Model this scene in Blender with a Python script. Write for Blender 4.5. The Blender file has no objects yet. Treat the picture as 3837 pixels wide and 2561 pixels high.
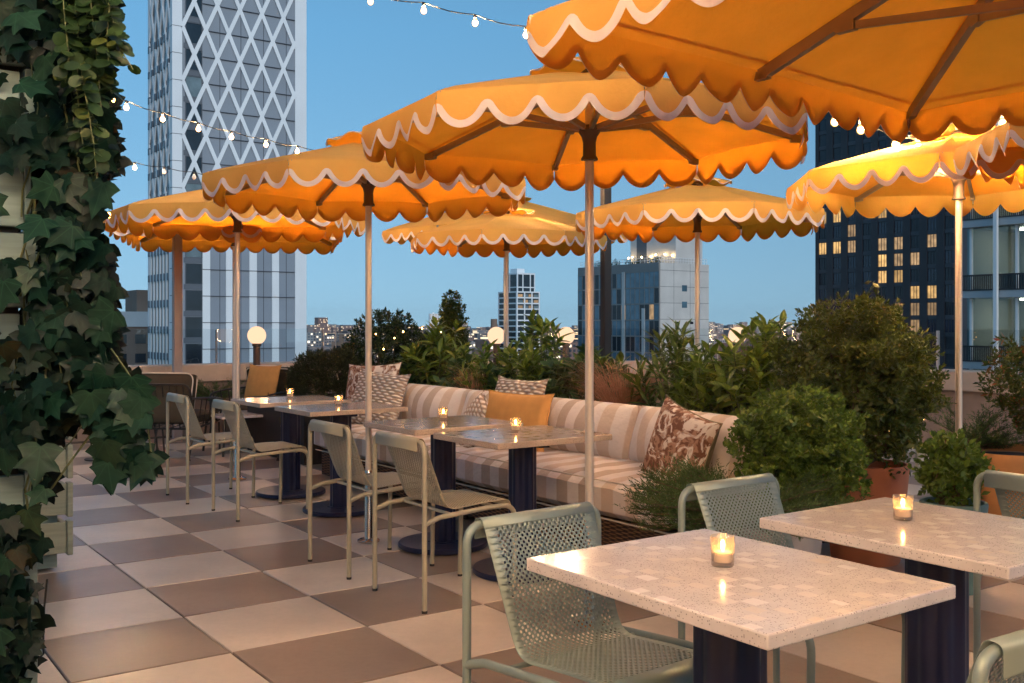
import bpy, math, random
import numpy as np
from mathutils import Vector, Matrix, noise
PI = math.pi
rnd = random.Random(7)
rng = np.random.default_rng(11)
S = bpy.context.scene
COL = S.collection
YAW = 0.6174                                   # the deck grid is turned 35.4 degrees from the view axis
CA, SA = math.cos(YAW), math.sin(YAW)
CAMZ, F, CX, HZ = 1.3239, 3797.0, 1918.5, 1214.5
def AB(p, q): return (p * CA + q * SA, p * SA - q * CA)      # deck coordinates -> world
def pix(u, v, y): return ((u - CX) / F * y, y, CAMZ - (v - HZ) / F * y)

# ------------------------------------------------------------------ materials
def nodes(name):
    m = bpy.data.materials.new(name); m.use_nodes = True
    nt = m.node_tree; b = nt.nodes['Principled BSDF']
    return m, nt, b
def N(nt, t, **kw):
    n = nt.nodes.new(t)
    for k, v in kw.items():
        if k.startswith('i_'):
            key = k[2:]
            n.inputs[int(key) if key.isdigit() else key.replace('_', ' ')].default_value = v
        else: setattr(n, k, v)
    return n
def L(nt, a, b): nt.links.new(a, b)
def c4(c): return (c[0], c[1], c[2], 1)
def mixc(nt, fac, a, b, blend='MIX'):
    n = nt.nodes.new('ShaderNodeMix'); n.data_type = 'RGBA'; n.blend_type = blend
    for sock, val in ((n.inputs[0], fac), (n.inputs[6], a), (n.inputs[7], b)):
        if hasattr(val, 'is_linked'): L(nt, val, sock)
        elif isinstance(val, (int, float)): sock.default_value = val
        else: sock.default_value = c4(val)
    return n.outputs[2]
def math_(nt, op, a, b=None, c=None):
    n = nt.nodes.new('ShaderNodeMath'); n.operation = op
    for i, val in enumerate((a, b, c)):
        if val is None: continue
        if hasattr(val, 'is_linked'): L(nt, val, n.inputs[i])
        else: n.inputs[i].default_value = val
    return n.outputs[0]
def objco(nt): return nt.nodes.new('ShaderNodeTexCoord').outputs['Object']
def geopos(nt): return nt.nodes.new('ShaderNodeNewGeometry').outputs['Position']
def sep(nt, v):
    n = nt.nodes.new('ShaderNodeSeparateXYZ'); L(nt, v, n.inputs[0]); return n.outputs
def noise_(nt, co, scale, detail=4, rough=.55):
    n = N(nt, 'ShaderNodeTexNoise', i_Scale=scale, i_Detail=detail, i_Roughness=rough)
    if co is not None: L(nt, co, n.inputs['Vector'])
    return n.outputs['Fac']
def ramp(nt, fac, p0, p1):
    n = nt.nodes.new('ShaderNodeMapRange'); n.clamp = True
    L(nt, fac, n.inputs[0]); n.inputs[1].default_value = p0; n.inputs[2].default_value = p1
    return n.outputs[0]
def bump(nt, b, h, strength=.3, dist=.01):
    n = N(nt, 'ShaderNodeBump', i_Strength=strength, i_Distance=dist)
    L(nt, h, n.inputs['Height']); L(nt, n.outputs[0], b.inputs['Normal'])
def M(name, col, rough=.5, metal=0, var=.12, scale=6, bstr=0, bscale=60, bdist=.004, rvar=.1, coat=0, spec=.5):
    m, nt, b = nodes(name); co = objco(nt)
    f = noise_(nt, co, scale)
    f = ramp(nt, f, .3, .7)
    lo = tuple(max(0, x * (1 - var)) for x in col); hi = tuple(min(1, x * (1 + var)) for x in col)
    L(nt, mixc(nt, f, lo, hi), b.inputs['Base Color'])
    L(nt, math_(nt, 'MULTIPLY_ADD', noise_(nt, co, scale * 3.1), rvar * 2, rough - rvar), b.inputs['Roughness'])
    b.inputs['Metallic'].default_value = metal
    b.inputs['Coat Weight'].default_value = coat
    b.inputs['Specular IOR Level'].default_value = spec
    if bstr: bump(nt, b, noise_(nt, co, bscale, 5), bstr, bdist)
    return m
def emit(name, col, s):
    m, nt, b = nodes(name); nt.nodes.remove(b)
    e = N(nt, 'ShaderNodeEmission', i_Strength=s); e.inputs[0].default_value = c4(col)
    L(nt, e.outputs[0], nt.nodes['Material Output'].inputs[0]); return m
def leafmat(name, c1, c2, c3=None, rough=.42, trans=.25, speck=None, veins=False):
    m, nt, b = nodes(name)
    g = nt.nodes.new('ShaderNodeNewGeometry'); r = g.outputs['Random Per Island']
    c = mixc(nt, r, c1, c2)
    if c3:
        c = mixc(nt, ramp(nt, r, .93, .99) if veins else ramp(nt, r, .86, .97), c, c3)
    co = objco(nt)
    c = mixc(nt, ramp(nt, noise_(nt, co, 22, 3), .35, .75), c, tuple(x * .62 for x in c1))
    if veins:
        uvn = nt.nodes.new('ShaderNodeUVMap'); q = sep(nt, uvn.outputs[0]); an = math_(nt, 'ARCTAN2', q[0], math_(nt, 'ADD', q[1], .02))
        rr = math_(nt, 'SQRT', math_(nt, 'ADD', math_(nt, 'MULTIPLY', q[0], q[0]), math_(nt, 'MULTIPLY', q[1], q[1])))
        dv_ = math_(nt, 'MULTIPLY', rr, math_(nt, 'ABSOLUTE', math_(nt, 'SINE', math_(nt, 'MULTIPLY', an, 4.5))))
        c = mixc(nt, math_(nt, 'MULTIPLY', math_(nt, 'SUBTRACT', 1.0, ramp(nt, dv_, .02, .10)), .5), c, tuple(min(1, x * 1.5) for x in c2))
    if speck:
        v = N(nt, 'ShaderNodeTexVoronoi', i_Scale=150.0); L(nt, co, v.inputs['Vector'])
        k = math_(nt, 'MULTIPLY', math_(nt, 'LESS_THAN', v.outputs['Distance'], .34), ramp(nt, noise_(nt, co, 14), .48, .62))
        c = mixc(nt, k, c, speck)
    L(nt, c, b.inputs['Base Color']); b.inputs['Roughness'].default_value = rough; b.inputs['Specular IOR Level'].default_value = .16 if veins or c1[1] < .012 else .35
    t = nt.nodes.new('ShaderNodeBsdfTranslucent'); L(nt, mixc(nt, .5, c, tuple(min(1, x * 1.5) for x in c2)), t.inputs[0])
    mx = N(nt, 'ShaderNodeMixShader', i_Fac=trans); L(nt, b.outputs[0], mx.inputs[1]); L(nt, t.outputs[0], mx.inputs[2])
    L(nt, mx.outputs[0], nt.nodes['Material Output'].inputs[0]); return m
def fabricmat(name, col, tcol, trans, var=.06, wscale=900):
    m, nt, b = nodes(name); co = objco(nt)
    f = ramp(nt, noise_(nt, co, 5), .3, .7)
    c = mixc(nt, f, tuple(x * (1 - var) for x in col), tuple(min(1, x * (1 + var)) for x in col))
    L(nt, c, b.inputs['Base Color']); b.inputs['Roughness'].default_value = .85; b.inputs['Specular IOR Level'].default_value = .2
    h = math_(nt, 'ADD', math_(nt, 'MULTIPLY', noise_(nt, co, 9, 5, .65), 1.3), math_(nt, 'MULTIPLY', noise_(nt, co, 260, 2), .06))
    bump(nt, b, h, .35, .03)
    t = nt.nodes.new('ShaderNodeBsdfTranslucent'); L(nt, mixc(nt, f, tuple(x * .93 for x in tcol), tcol), t.inputs[0])
    mx = N(nt, 'ShaderNodeMixShader', i_Fac=trans); L(nt, b.outputs[0], mx.inputs[1]); L(nt, t.outputs[0], mx.inputs[2])
    L(nt, mx.outputs[0], nt.nodes['Material Output'].inputs[0]); return m
def thinglass(name, tint=(.96, .98, 1), ior=1.5, rough=0.0, boost=1.0):
    m, nt, b = nodes(name); nt.nodes.remove(b)
    t = nt.nodes.new('ShaderNodeBsdfTransparent'); t.inputs[0].default_value = c4(tint)
    g = N(nt, 'ShaderNodeBsdfGlossy', i_Roughness=rough)
    lw = N(nt, 'ShaderNodeLayerWeight', i_Blend=.5); f = nt.nodes.new('ShaderNodeMath'); f.operation = 'MULTIPLY_ADD'; L(nt, math_(nt, 'POWER', lw.outputs['Facing'], 4.0), f.inputs[0]); f.inputs[1].default_value = .8; f.inputs[2].default_value = .04
    mx = nt.nodes.new('ShaderNodeMixShader'); L(nt, math_(nt, 'MULTIPLY', f.outputs[0], boost), mx.inputs[0])
    L(nt, t.outputs[0], mx.inputs[1]); L(nt, g.outputs[0], mx.inputs[2])
    L(nt, mx.outputs[0], nt.nodes['Material Output'].inputs[0]); return m
def tilemat(name, c):
    m, nt, b = nodes(name); co = geopos(nt)
    g = nt.nodes.new('ShaderNodeNewGeometry'); r = g.outputs['Random Per Island']
    base = mixc(nt, r, tuple(x * .88 for x in c), tuple(min(1, x * 1.1) for x in c))
    base = mixc(nt, ramp(nt, noise_(nt, co, 1.7, 5, .55), .35, .75), base, tuple(x * .72 for x in c))
    base = mixc(nt, math_(nt, 'MULTIPLY', ramp(nt, noise_(nt, co, 30, 8, .75), .45, .85), .45), base, tuple(x * .6 for x in c))
    L(nt, base, b.inputs['Base Color'])
    L(nt, math_(nt, 'MULTIPLY_ADD', noise_(nt, co, 2.6, 2, .5), .12, .285), b.inputs['Roughness'])
    b.inputs['Specular IOR Level'].default_value = .55
    bump(nt, b, noise_(nt, co, 55, 6), .12, .002); return m
def terrazzo(name, a, chips, dens=.42):
    m, nt, b = nodes(name); co = objco(nt); s = sep(nt, co)
    px = math_(nt, 'DIVIDE', s[0], .080); py = math_(nt, 'DIVIDE', s[1], .046)
    row = math_(nt, 'FLOOR', py)
    px = math_(nt, 'ADD', px, math_(nt, 'MULTIPLY', row, .5))
    px = math_(nt, 'ADD', px, math_(nt, 'MULTIPLY', math_(nt, 'SINE', math_(nt, 'MULTIPLY', row, 12.9)), .22))
    cid = math_(nt, 'FLOOR', px)
    cv = nt.nodes.new('ShaderNodeCombineXYZ'); L(nt, cid, cv.inputs[0]); L(nt, row, cv.inputs[1])
    w = nt.nodes.new('ShaderNodeTexWhiteNoise'); w.noise_dimensions = '3D'; L(nt, cv.outputs[0], w.inputs[0])
    r1 = w.outputs[0]; r2 = sep(nt, w.outputs[1])
    fx = math_(nt, 'FRACT', px); fy = math_(nt, 'FRACT', py)
    wob = math_(nt, 'MULTIPLY', math_(nt, 'SUBTRACT', noise_(nt, co, 45, 2), .5), .18)
    fx = math_(nt, 'ADD', fx, wob)
    inx = math_(nt, 'LESS_THAN', math_(nt, 'ABSOLUTE', math_(nt, 'SUBTRACT', fx, .5)), math_(nt, 'MULTIPLY_ADD', r2[0], .3, .17))
    iny = math_(nt, 'LESS_THAN', math_(nt, 'ABSOLUTE', math_(nt, 'SUBTRACT', fy, .5)), math_(nt, 'MULTIPLY_ADD', r2[1], .2, .26))
    mask = math_(nt, 'MULTIPLY', math_(nt, 'MULTIPLY', inx, iny), math_(nt, 'LESS_THAN', r1, dens))
    chip = mixc(nt, r2[2], chips[0], chips[1]); chip = mixc(nt, math_(nt, 'GREATER_THAN', r2[0], .86), chip, chips[2])
    chip = mixc(nt, math_(nt, 'MULTIPLY', noise_(nt, co, 60, 5), .4), chip, a)
    v = N(nt, 'ShaderNodeTexVoronoi', i_Scale=190.0); L(nt, co, v.inputs['Vector'])
    v2 = N(nt, 'ShaderNodeTexVoronoi', i_Scale=120.0); L(nt, co, v2.inputs['Vector'])
    ground = mixc(nt, ramp(nt, noise_(nt, co, 9), .3, .7), tuple(x * .9 for x in a), tuple(min(1, x * 1.08) for x in a))
    ground = mixc(nt, math_(nt, 'MULTIPLY', math_(nt, 'LESS_THAN', v.outputs['Distance'], .33), math_(nt, 'GREATER_THAN', sep(nt, v.outputs['Color'])[0], .62)), ground, tuple(x * .45 for x in a))
    ground = mixc(nt, math_(nt, 'MULTIPLY', math_(nt, 'LESS_THAN', v2.outputs['Distance'], .2), math_(nt, 'GREATER_THAN', sep(nt, v2.outputs['Color'])[1], .7)), ground, (.72, .66, .6))
    nz = nt.nodes.new('ShaderNodeNewGeometry'); up = math_(nt, 'GREATER_THAN', sep(nt, nz.outputs['Normal'])[2], .6)
    L(nt, mixc(nt, math_(nt, 'MULTIPLY', math_(nt, 'MULTIPLY', mask, up), .85), ground, chip), b.inputs['Base Color'])
    L(nt, math_(nt, 'MULTIPLY_ADD', up, -.36, .5), b.inputs['Roughness']); b.inputs['Specular IOR Level'].default_value = .6
    return m
def stripemat(name, w, c1, c2, axis=1, off=0.0):
    m, nt, b = nodes(name); co = objco(nt); s = sep(nt, co)
    x = math_(nt, 'ADD', math_(nt, 'DIVIDE', s[axis], w), math_(nt, 'MULTIPLY_ADD', noise_(nt, co, 6, 2), .12, off))
    k = math_(nt, 'PINGPONG', x, 1.0); k = ramp(nt, k, .47, .53)
    k2 = ramp(nt, math_(nt, 'PINGPONG', math_(nt, 'MULTIPLY', x, .25), 1.0), .48, .52)
    d = mixc(nt, k2, c2, tuple(y * 1.25 for y in c2))
    c = mixc(nt, k, c1, d)
    c = mixc(nt, math_(nt, 'MULTIPLY', noise_(nt, co, 500, 2), .18), c, (.3, .22, .17))
    L(nt, c, b.inputs['Base Color']); b.inputs['Roughness'].default_value = .9; b.inputs['Specular IOR Level'].default_value = .2
    bump(nt, b, math_(nt, 'ADD', noise_(nt, co, 9, 3), math_(nt, 'MULTIPLY', noise_(nt, co, 350, 2), .05)), .45, .03); return m
def weavemat(name, c1, c2, sx, sz, depth=.006, axes=(1, 2)):
    m, nt, b = nodes(name); co = objco(nt); s = sep(nt, co)
    wob = math_(nt, 'MULTIPLY', noise_(nt, co, 7, 2), .9)
    X = math_(nt, 'ADD', math_(nt, 'DIVIDE', s[axes[0]], sx), wob); Z = math_(nt, 'ADD', math_(nt, 'DIVIDE', s[axes[1]], sz), wob)
    odd = math_(nt, 'MULTIPLY', math_(nt, 'MODULO', math_(nt, 'ABSOLUTE', math_(nt, 'FLOOR', Z)), 2.0), PI)
    a = math_(nt, 'SINE', math_(nt, 'ADD', math_(nt, 'MULTIPLY', X, PI), odd))
    bz = math_(nt, 'ABSOLUTE', math_(nt, 'SINE', math_(nt, 'MULTIPLY', Z, PI)))
    h = math_(nt, 'MULTIPLY', math_(nt, 'MULTIPLY_ADD', a, .5, .5), bz)
    L(nt, mixc(nt, ramp(nt, h, .12, .6), c2, c1), b.inputs['Base Color']); b.inputs['Roughness'].default_value = .8
    bump(nt, b, h, .9, depth); return m
def floralmat(name):
    m, nt, b = nodes(name); co = objco(nt)
    n1 = N(nt, 'ShaderNodeTexNoise', i_Scale=9.0, i_Detail=5.0, i_Distortion=2.2); L(nt, co, n1.inputs['Vector'])
    n2 = N(nt, 'ShaderNodeTexNoise', i_Scale=26.0, i_Detail=3.0, i_Distortion=1.0); L(nt, co, n2.inputs['Vector'])
    c = mixc(nt, ramp(nt, n2.outputs[0], .45, .55), (.17, .075, .045), (.38, .22, .15))
    c = mixc(nt, ramp(nt, n1.outputs[0], .41, .47), (.70, .63, .56), c)
    L(nt, c, b.inputs['Base Color']); b.inputs['Roughness'].default_value = .9; return m
def woodmat(name, c, dark, axis='X', scale=1.0):
    m, nt, b = nodes(name); co = objco(nt)
    mp = nt.nodes.new('ShaderNodeMapping'); L(nt, co, mp.inputs[0])
    mp.inputs['Scale'].default_value = {'X': (2, 40, 40), 'Z': (40, 40, 2)}[axis]
    f = noise_(nt, mp.outputs[0], scale, 6, .6)
    cc = mixc(nt, ramp(nt, f, .35, .75), c, dark)
    L(nt, cc, b.inputs['Base Color']); b.inputs['Roughness'].default_value = .6
    bump(nt, b, f, .5, .004); return m

MT = {}
MT['tile_l'] = tilemat('pale paver', (.68, .575, .475)); MT['tile_d'] = tilemat('brown paver', (.28, .215, .17))
MT['grout'] = M('grout bed', (.05, .042, .038), .9, var=.3)
MT['canopy'] = fabricmat('mustard canvas', (.88, .525, .13), (1.0, .31, .012), .52)
MT['trim'] = fabricmat('white binding', (.78, .74, .73), (1.0, .62, .33), .42, var=.08)
MT['alu'] = M('champagne aluminium', (.74, .64, .54), .42, .6, .05, 4, rvar=.06)
MT['rib'] = M('bronze aluminium', (.40, .29, .20), .5, .5, .08)
MT['brown'] = M('brown nylon', (.075, .045, .03), .5)
MT['chrome'] = M('polished steel', (.62, .52, .44), .2, 1, .03, rvar=.04)
MT['sage'] = M('sage powder coat', (.405, .375, .275), .42, .25, .05, 3, .06, 500, .0006)
MT['sage2'] = M('blue sage powder coat', (.225, .285, .262), .40, .25, .05, 3, .06, 500, .0006)
MT['rubber'] = M('black rubber', (.02, .02, .02), .7)
MT['redtag'] = M('red tag', (.5, .02, .03), .6)
MT['navy'] = M('navy enamel', (.006, .011, .046), .32, .1, .1, 2, .02, 90, .001)
MT['terra'] = terrazzo('pale terrazzo', (.60, .555, .54), ((.82, .80, .79), (.66, .57, .48), (.66, .44, .24)))
MT['terra_w'] = terrazzo('tan terrazzo', (.47, .37, .29), ((.56, .44, .35), (.36, .24, .17), (.62, .52, .42)), .7)
MT['cupglass'] = thinglass('candle glass', (.99, .93, .86), 1.5, .05, 1.3)
nt = MT['cupglass'].node_tree; out = nt.nodes['Material Output']; pv = out.inputs[0].links[0].from_socket; tl = N(nt, 'ShaderNodeBsdfTranslucent'); tl.inputs[0].default_value = (1, .86, .7, 1); mx = N(nt, 'ShaderNodeMixShader', i_Fac=.10); L(nt, pv, mx.inputs[1]); L(nt, tl.outputs[0], mx.inputs[2]); L(nt, mx.outputs[0], out.inputs[0])
MT['wax'] = M('white wax', (.85, .80, .72), .5, var=.03)
MT['flame'] = emit('candle flame', (1, .50, .14), 55)
MT['halo'] = emit('wick glow', (1, .5, .12), 4)
MT['bulb'] = emit('lit bulb', (1, .59, .275), 3900)
m, nt, b = nodes('amber bulb envelope'); nt.nodes.remove(b); MT['envelope'] = m
e = N(nt, 'ShaderNodeEmission', i_Strength=1.5); e.inputs[0].default_value = (1, .52, .16, 1); tr_ = nt.nodes.new('ShaderNodeBsdfTransparent'); mx = N(nt, 'ShaderNodeMixShader', i_Fac=.5)
L(nt, tr_.outputs[0], mx.inputs[1]); L(nt, e.outputs[0], mx.inputs[2]); L(nt, mx.outputs[0], nt.nodes['Material Output'].inputs[0])
MT['bulb_off'] = M('frosted bulb', (.75, .68, .62), .3, var=.04)
MT['globe'] = emit('lit globe', (1, .62, .39), .74)
MT['fairy'] = emit('fairy light', (1, .55, .15), 14)
MT['black'] = M('black steel', (.015, .014, .013), .45)
MT['cable'] = M('black cable', (.012, .012, .012), .6)
MT['stripe'] = stripemat('striped canvas', .098, (.78, .70, .65), (.53, .42, .34))
MT['rattan'] = weavemat('brown rattan', (.20, .10, .045), (.025, .013, .008), .05, .011, .008)
MT['woven'] = weavemat('woven cotton', (.72, .64, .57), (.38, .28, .21), .042, .024, .02, (0, 2))
MT['floral'] = floralmat('brown floral print')
MT['mustard'] = M('mustard linen', (.62, .32, .105), .9, 0, .08, 12, .25, 300, .003, spec=.2)
MT['olive'] = M('olive linen', (.22, .19, .12), .9, 0, .08, 12, .2, 300, .003, spec=.2)
MT['taupe'] = M('taupe canvas', (.055, .046, .033), .9, 0, .08, 12, .2, 300, .003, spec=.2)
MT['piping'] = M('cream piping', (.7, .62, .52), .9)
MT['stone'] = M('tan limestone', (.46, .365, .29), .7, 0, .14, 3, .15, 50, .003)
MT['stone2'] = M('brown stucco', (.26, .19, .15), .85, 0, .2, 3, .2, 60, .003)
MT['glass'] = thinglass('railing glass', (.93, .96, .97), 1.5, 0, 1.15)
MT['darkwood'] = woodmat('dark stained timber', (.016, .013, .012), (.007, .006, .006), 'Z')
MT['tanpost'] = M('tan painted steel', (.40, .33, .30), .55, 0, .06)
MT['sagewood'] = woodmat('sage painted boards', (.33, .36, .27), (.24, .27, .2), 'X', 1.2)
MT['greywood'] = woodmat('grey green painted boards', (.19, .28, .27), (.13, .19, .185), 'X', 1.2)
MT['terracotta'] = M('terracotta', (.44, .16, .085), .75, 0, .14, 5, .1, 60, .002)
MT['orangepot'] = M('ochre planter', (.40, .19, .07), .7, 0, .1)
MT['greypot'] = M('grey planter', (.42, .38, .36), .7, 0, .1)
MT['tealpot'] = M('teal glaze', (.11, .22, .22), .3, 0, .2)
MT['soil'] = M('soil', (.03, .02, .014), .95, 0, .4, 30, .6, 60, .01)
MT['bark'] = M('bark', (.10, .07, .045), .85, 0, .3, 30, .4, 80, .004)
MT['stem'] = M('green stem', (.09, .11, .04), .6)
MT['boxleaf'] = leafmat('boxwood leaf', (.065, .13, .022), (.175, .265, .042), (.28, .32, .07))
MT['hollyleaf'] = leafmat('holly leaf', (.055, .085, .018), (.15, .19, .038), (.19, .15, .035))
MT['darkleaf'] = leafmat('dark shrub leaf', (.018, .038, .014), (.045, .07, .022), (.08, .08, .03))
MT['aucuba'] = leafmat('speckled leaf', (.085, .155, .025), (.20, .28, .042), (.42, .39, .09), .3, .28, (.42, .40, .10))
MT['laurel'] = leafmat('laurel leaf', (.06, .11, .026), (.16, .21, .04), None, .3)
MT['broad'] = leafmat('broad leaf', (.04, .10, .036), (.085, .15, .05), None, .4)
MT['juniper'] = leafmat('juniper needle', (.04, .085, .028), (.10, .16, .045), (.12, .12, .03), .6)
MT['pine'] = leafmat('pine needle', (.022, .04, .018), (.055, .07, .028), None, .6)
MT['grassred'] = leafmat('red grass', (.46, .22, .13), (.68, .40, .26), (.7, .52, .36), .7)
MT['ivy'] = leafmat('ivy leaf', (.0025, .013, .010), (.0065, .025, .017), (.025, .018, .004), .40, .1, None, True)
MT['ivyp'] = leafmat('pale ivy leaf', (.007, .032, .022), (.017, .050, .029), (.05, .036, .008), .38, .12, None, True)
MT['ivyd'] = leafmat('dark ivy leaf', (.003, .008, .006), (.006, .014, .008), (.018, .010, .003), .5, .06)  # darker leaf colour for the backing layer behind the front leaves
MT['euca'] = leafmat('eucalyptus leaf', (.014, .038, .014), (.036, .082, .02), (.10, .12, .02), .45, .25)
MT['redleaf'] = leafmat('red tipped leaf', (.05, .09, .02), (.13, .15, .035), (.48, .10, .06), .5)

# ------------------------------------------------------------------ mesh helpers
class MB:
    def __init__(s): s.v = []; s.f = []; s.m = []
    def add(s, vs, fs, mi=0):
        o = len(s.v); s.v += [tuple(x) for x in vs]
        s.f += [tuple(i + o for i in f) for f in fs]; s.m += [mi] * len(fs); return s
    def box(s, x0, x1, y0, y1, z0, z1, mi=0):
        return s.add([(x0, y0, z0), (x1, y0, z0), (x1, y1, z0), (x0, y1, z0), (x0, y0, z1), (x1, y0, z1), (x1, y1, z1), (x0, y1, z1)],
                     [(3, 2, 1, 0), (4, 5, 6, 7), (0, 1, 5, 4), (1, 2, 6, 5), (2, 3, 7, 6), (3, 0, 4, 7)], mi)
    def obox(s, c, ax, ay, az, mi=0):                     # oriented box: centre and three half axes
        c, ax, ay, az = map(Vector, (c, ax, ay, az))
        vs = [c + ax * i + ay * j + az * k for k in (-1, 1) for i, j in ((-1, -1), (1, -1), (1, 1), (-1, 1))]
        return s.add(vs, [(3, 2, 1, 0), (4, 5, 6, 7), (0, 1, 5, 4), (1, 2, 6, 5), (2, 3, 7, 6), (3, 0, 4, 7)], mi)
    def bar(s, p, q, w, h, mi=0):                         # rectangular bar between two points
        p, q = Vector(p), Vector(q); d = (q - p); up = Vector((0, 0, 1))
        if abs(d.normalized().z) > .95: up = Vector((1, 0, 0))
        sd = d.cross(up).normalized(); u = sd.cross(d).normalized()
        return s.obox((p + q) / 2, d / 2, sd * w / 2, u * h / 2, mi)
    def tube(s, pts, r, n=10, mi=0, cap=True, radii=None):
        pts = [Vector(p) for p in pts]; k = len(pts); vs = []; fs = []; prev = None
        for i, p in enumerate(pts):
            d = (pts[min(i + 1, k - 1)] - pts[max(i - 1, 0)]).normalized()
            if prev is None:
                ref = Vector((0, 0, 1)) if abs(d.z) < .9 else Vector((1, 0, 0)); sd = d.cross(ref).normalized()
            else: sd = (prev - d * prev.dot(d)).normalized()
            prev = sd; u = d.cross(sd); rr = radii[i] if radii else r
            vs += [p + (sd * math.cos(2 * PI * j / n) + u * math.sin(2 * PI * j / n)) * rr for j in range(n)]
        for i in range(k - 1):
            for j in range(n):
                fs.append((i * n + j, i * n + (j + 1) % n, (i + 1) * n + (j + 1) % n, (i + 1) * n + j))
        if cap: fs.append(tuple(range(n - 1, -1, -1))); fs.append(tuple((k - 1) * n + j for j in range(n)))
        return s.add(vs, fs, mi)
    def lathe(s, prof, n=24, c=(0, 0), mi=0, flute=0, fl_n=0):      # prof: (r,z) list
        vs = []; fs = []; k = len(prof)
        for r, z in prof:
            for j in range(n):
                a = 2 * PI * j / n; rr = r * (1 + (flute * math.cos(fl_n * a) if fl_n else 0))
                vs.append((c[0] + rr * math.cos(a), c[1] + rr * math.sin(a), z))
        for i in range(k - 1):
            for j in range(n): fs.append((i * n + j, i * n + (j + 1) % n, (i + 1) * n + (j + 1) % n, (i + 1) * n + j))
        if prof[0][0] > 0: fs.append(tuple(range(n - 1, -1, -1)))
        if prof[-1][0] > 0: fs.append(tuple((k - 1) * n + j for j in range(n)))
        return s.add(vs, fs, mi)
    def ball(s, c, r, n=12, m=8, sx=1, sy=1, sz=1, mi=0):
        vs = [(c[0], c[1], c[2] + r * sz)]; fs = []
        for i in range(1, m):
            t = PI * i / m
            for j in range(n): vs.append((c[0] + r * sx * math.sin(t) * math.cos(2 * PI * j / n), c[1] + r * sy * math.sin(t) * math.sin(2 * PI * j / n), c[2] + r * sz * math.cos(t)))
        vs.append((c[0], c[1], c[2] - r * sz)); e = len(vs) - 1
        for j in range(n):
            fs.append((0, 1 + j, 1 + (j + 1) % n)); fs.append((e, 1 + (m - 2) * n + (j + 1) % n, 1 + (m - 2) * n + j))
        for i in range(m - 2):
            for j in range(n): fs.append((1 + i * n + j, 1 + (i + 1) * n + j, 1 + (i + 1) * n + (j + 1) % n, 1 + i * n + (j + 1) % n))
        return s.add(vs, fs, mi)
    def grid(s, rows, mi=0, close=False):                 # rows of points -> quads
        n = len(rows[0]); vs = [p for r in rows for p in r]; fs = []
        for i in range(len(rows) - 1):
            for j in range(n - (0 if close else 1)):
                fs.append((i * n + j, i * n + (j + 1) % n, (i + 1) * n + (j + 1) % n, (i + 1) * n + j))
        return s.add(vs, fs, mi)
    def build(s, name, mats, parent=None, smooth=35, bevel=0, solid=0, loc=None):
        me = bpy.data.meshes.new(name); me.from_pydata(s.v, [], s.f)
        mats = mats if isinstance(mats, (list, tuple)) else [mats]
        for m in mats: me.materials.append(MT[m] if isinstance(m, str) else m)
        if len(mats) > 1: me.polygons.foreach_set('material_index', s.m)
        if smooth:
            me.polygons.foreach_set('use_smooth', [True] * len(me.polygons)); me.update(); me.set_sharp_from_angle(angle=math.radians(smooth))
        me.update()
        o = bpy.data.objects.new(name, me); COL.objects.link(o)
        if parent is not None: o.parent = parent
        if loc is not None: o.location = loc
        if solid:
            md = o.modifiers.new('thickness', 'SOLIDIFY'); md.thickness = solid; md.offset = 0
        if bevel:
            md = o.modifiers.new('edge', 'BEVEL'); md.width = bevel; md.segments = 2; md.limit_method = 'ANGLE'; md.angle_limit = math.radians(40)
        return o
def tag(o, label, cat, group=None):
    o['label'] = label; o['category'] = cat
    if group: o['group'] = group
    return o
def thing(name, label, cat, loc=(0, 0, 0), rz=0, group=None):
    o = bpy.data.objects.new(name, None); COL.objects.link(o); o.empty_display_size = .1
    o.location = loc; o.rotation_euler = (0, 0, rz); return tag(o, label, cat, group)
def struct(o): o['kind'] = 'structure'; return o
def stuff(o): o['kind'] = 'stuff'; return o
def kids(o): return [c for c in ALLKIDS.get(o, [])]
def dup(root, label, loc, rz=0, group=None, scale=None):
    m = {}
    def cp(o, par):
        c = o.copy(); COL.objects.link(c)
        if par is not None: c.parent = par
        for ch in list(o.children): cp(ch, c)
        return c
    r = cp(root, None); r['label'] = label; r.location = loc; r.rotation_euler = (0, 0, rz)
    if group: r['group'] = group
    if scale: r.scale = scale
    return r
# ------------------------------------------------------------------ leaves
def tmpl_small(w=.3): return [(0, 0, 0), (-w, .5, .07), (0, .5, 0), (w, .5, .07), (0, 1, 0)], [(0, 2, 1), (2, 4, 1), (0, 3, 2), (2, 3, 4)]
def tmpl_long(w=.15, droop=.3, tip=1.0):
    st = [(0, .12), (.2, .62), (.45, 1), (.7, .82), (.88, .4), (1, .02)]; v = []; f = []
    for y, k in st:
        z = -droop * y * y
        v += [(-w * k, y, z + w * k * .35), (0, y, z), (w * k, y, z + w * k * .35)]
    for i in range(len(st) - 1):
        a = i * 3; f += [(a, a + 1, a + 4, a + 3), (a + 1, a + 2, a + 5, a + 4)]
    return v, f
def tmpl_ivy():
    half = [(0, 0), (.13, -.11), (.34, -.10), (.58, .02), (.46, .18), (.38, .33), (.50, .47), (.57, .62), (.36, .62), (.22, .66), (.11, .90), (0, 1.10)]
    v = [(0, .3, -.02)]; out = half + [(-x, y) for x, y in reversed(half[1:-1])]
    for x, y in out: v.append((x, y, .05 * abs(x) - .22 * x * x - .10 * (y - .3) ** 2))
    n = len(out); f = [(0, 1 + i, 1 + (i + 1) % n) for i in range(n)]
    return v, f
def tmpl_round():
    v = [(0, .5, 0)]; n = 9
    for i in range(n):
        a = 2 * PI * i / n; v.append((.42 * math.sin(a), .5 - .5 * math.cos(a), .06 * abs(math.sin(a))))
    return v, [(0, 1 + i, 1 + (i + 1) % n) for i in range(n)]
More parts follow.
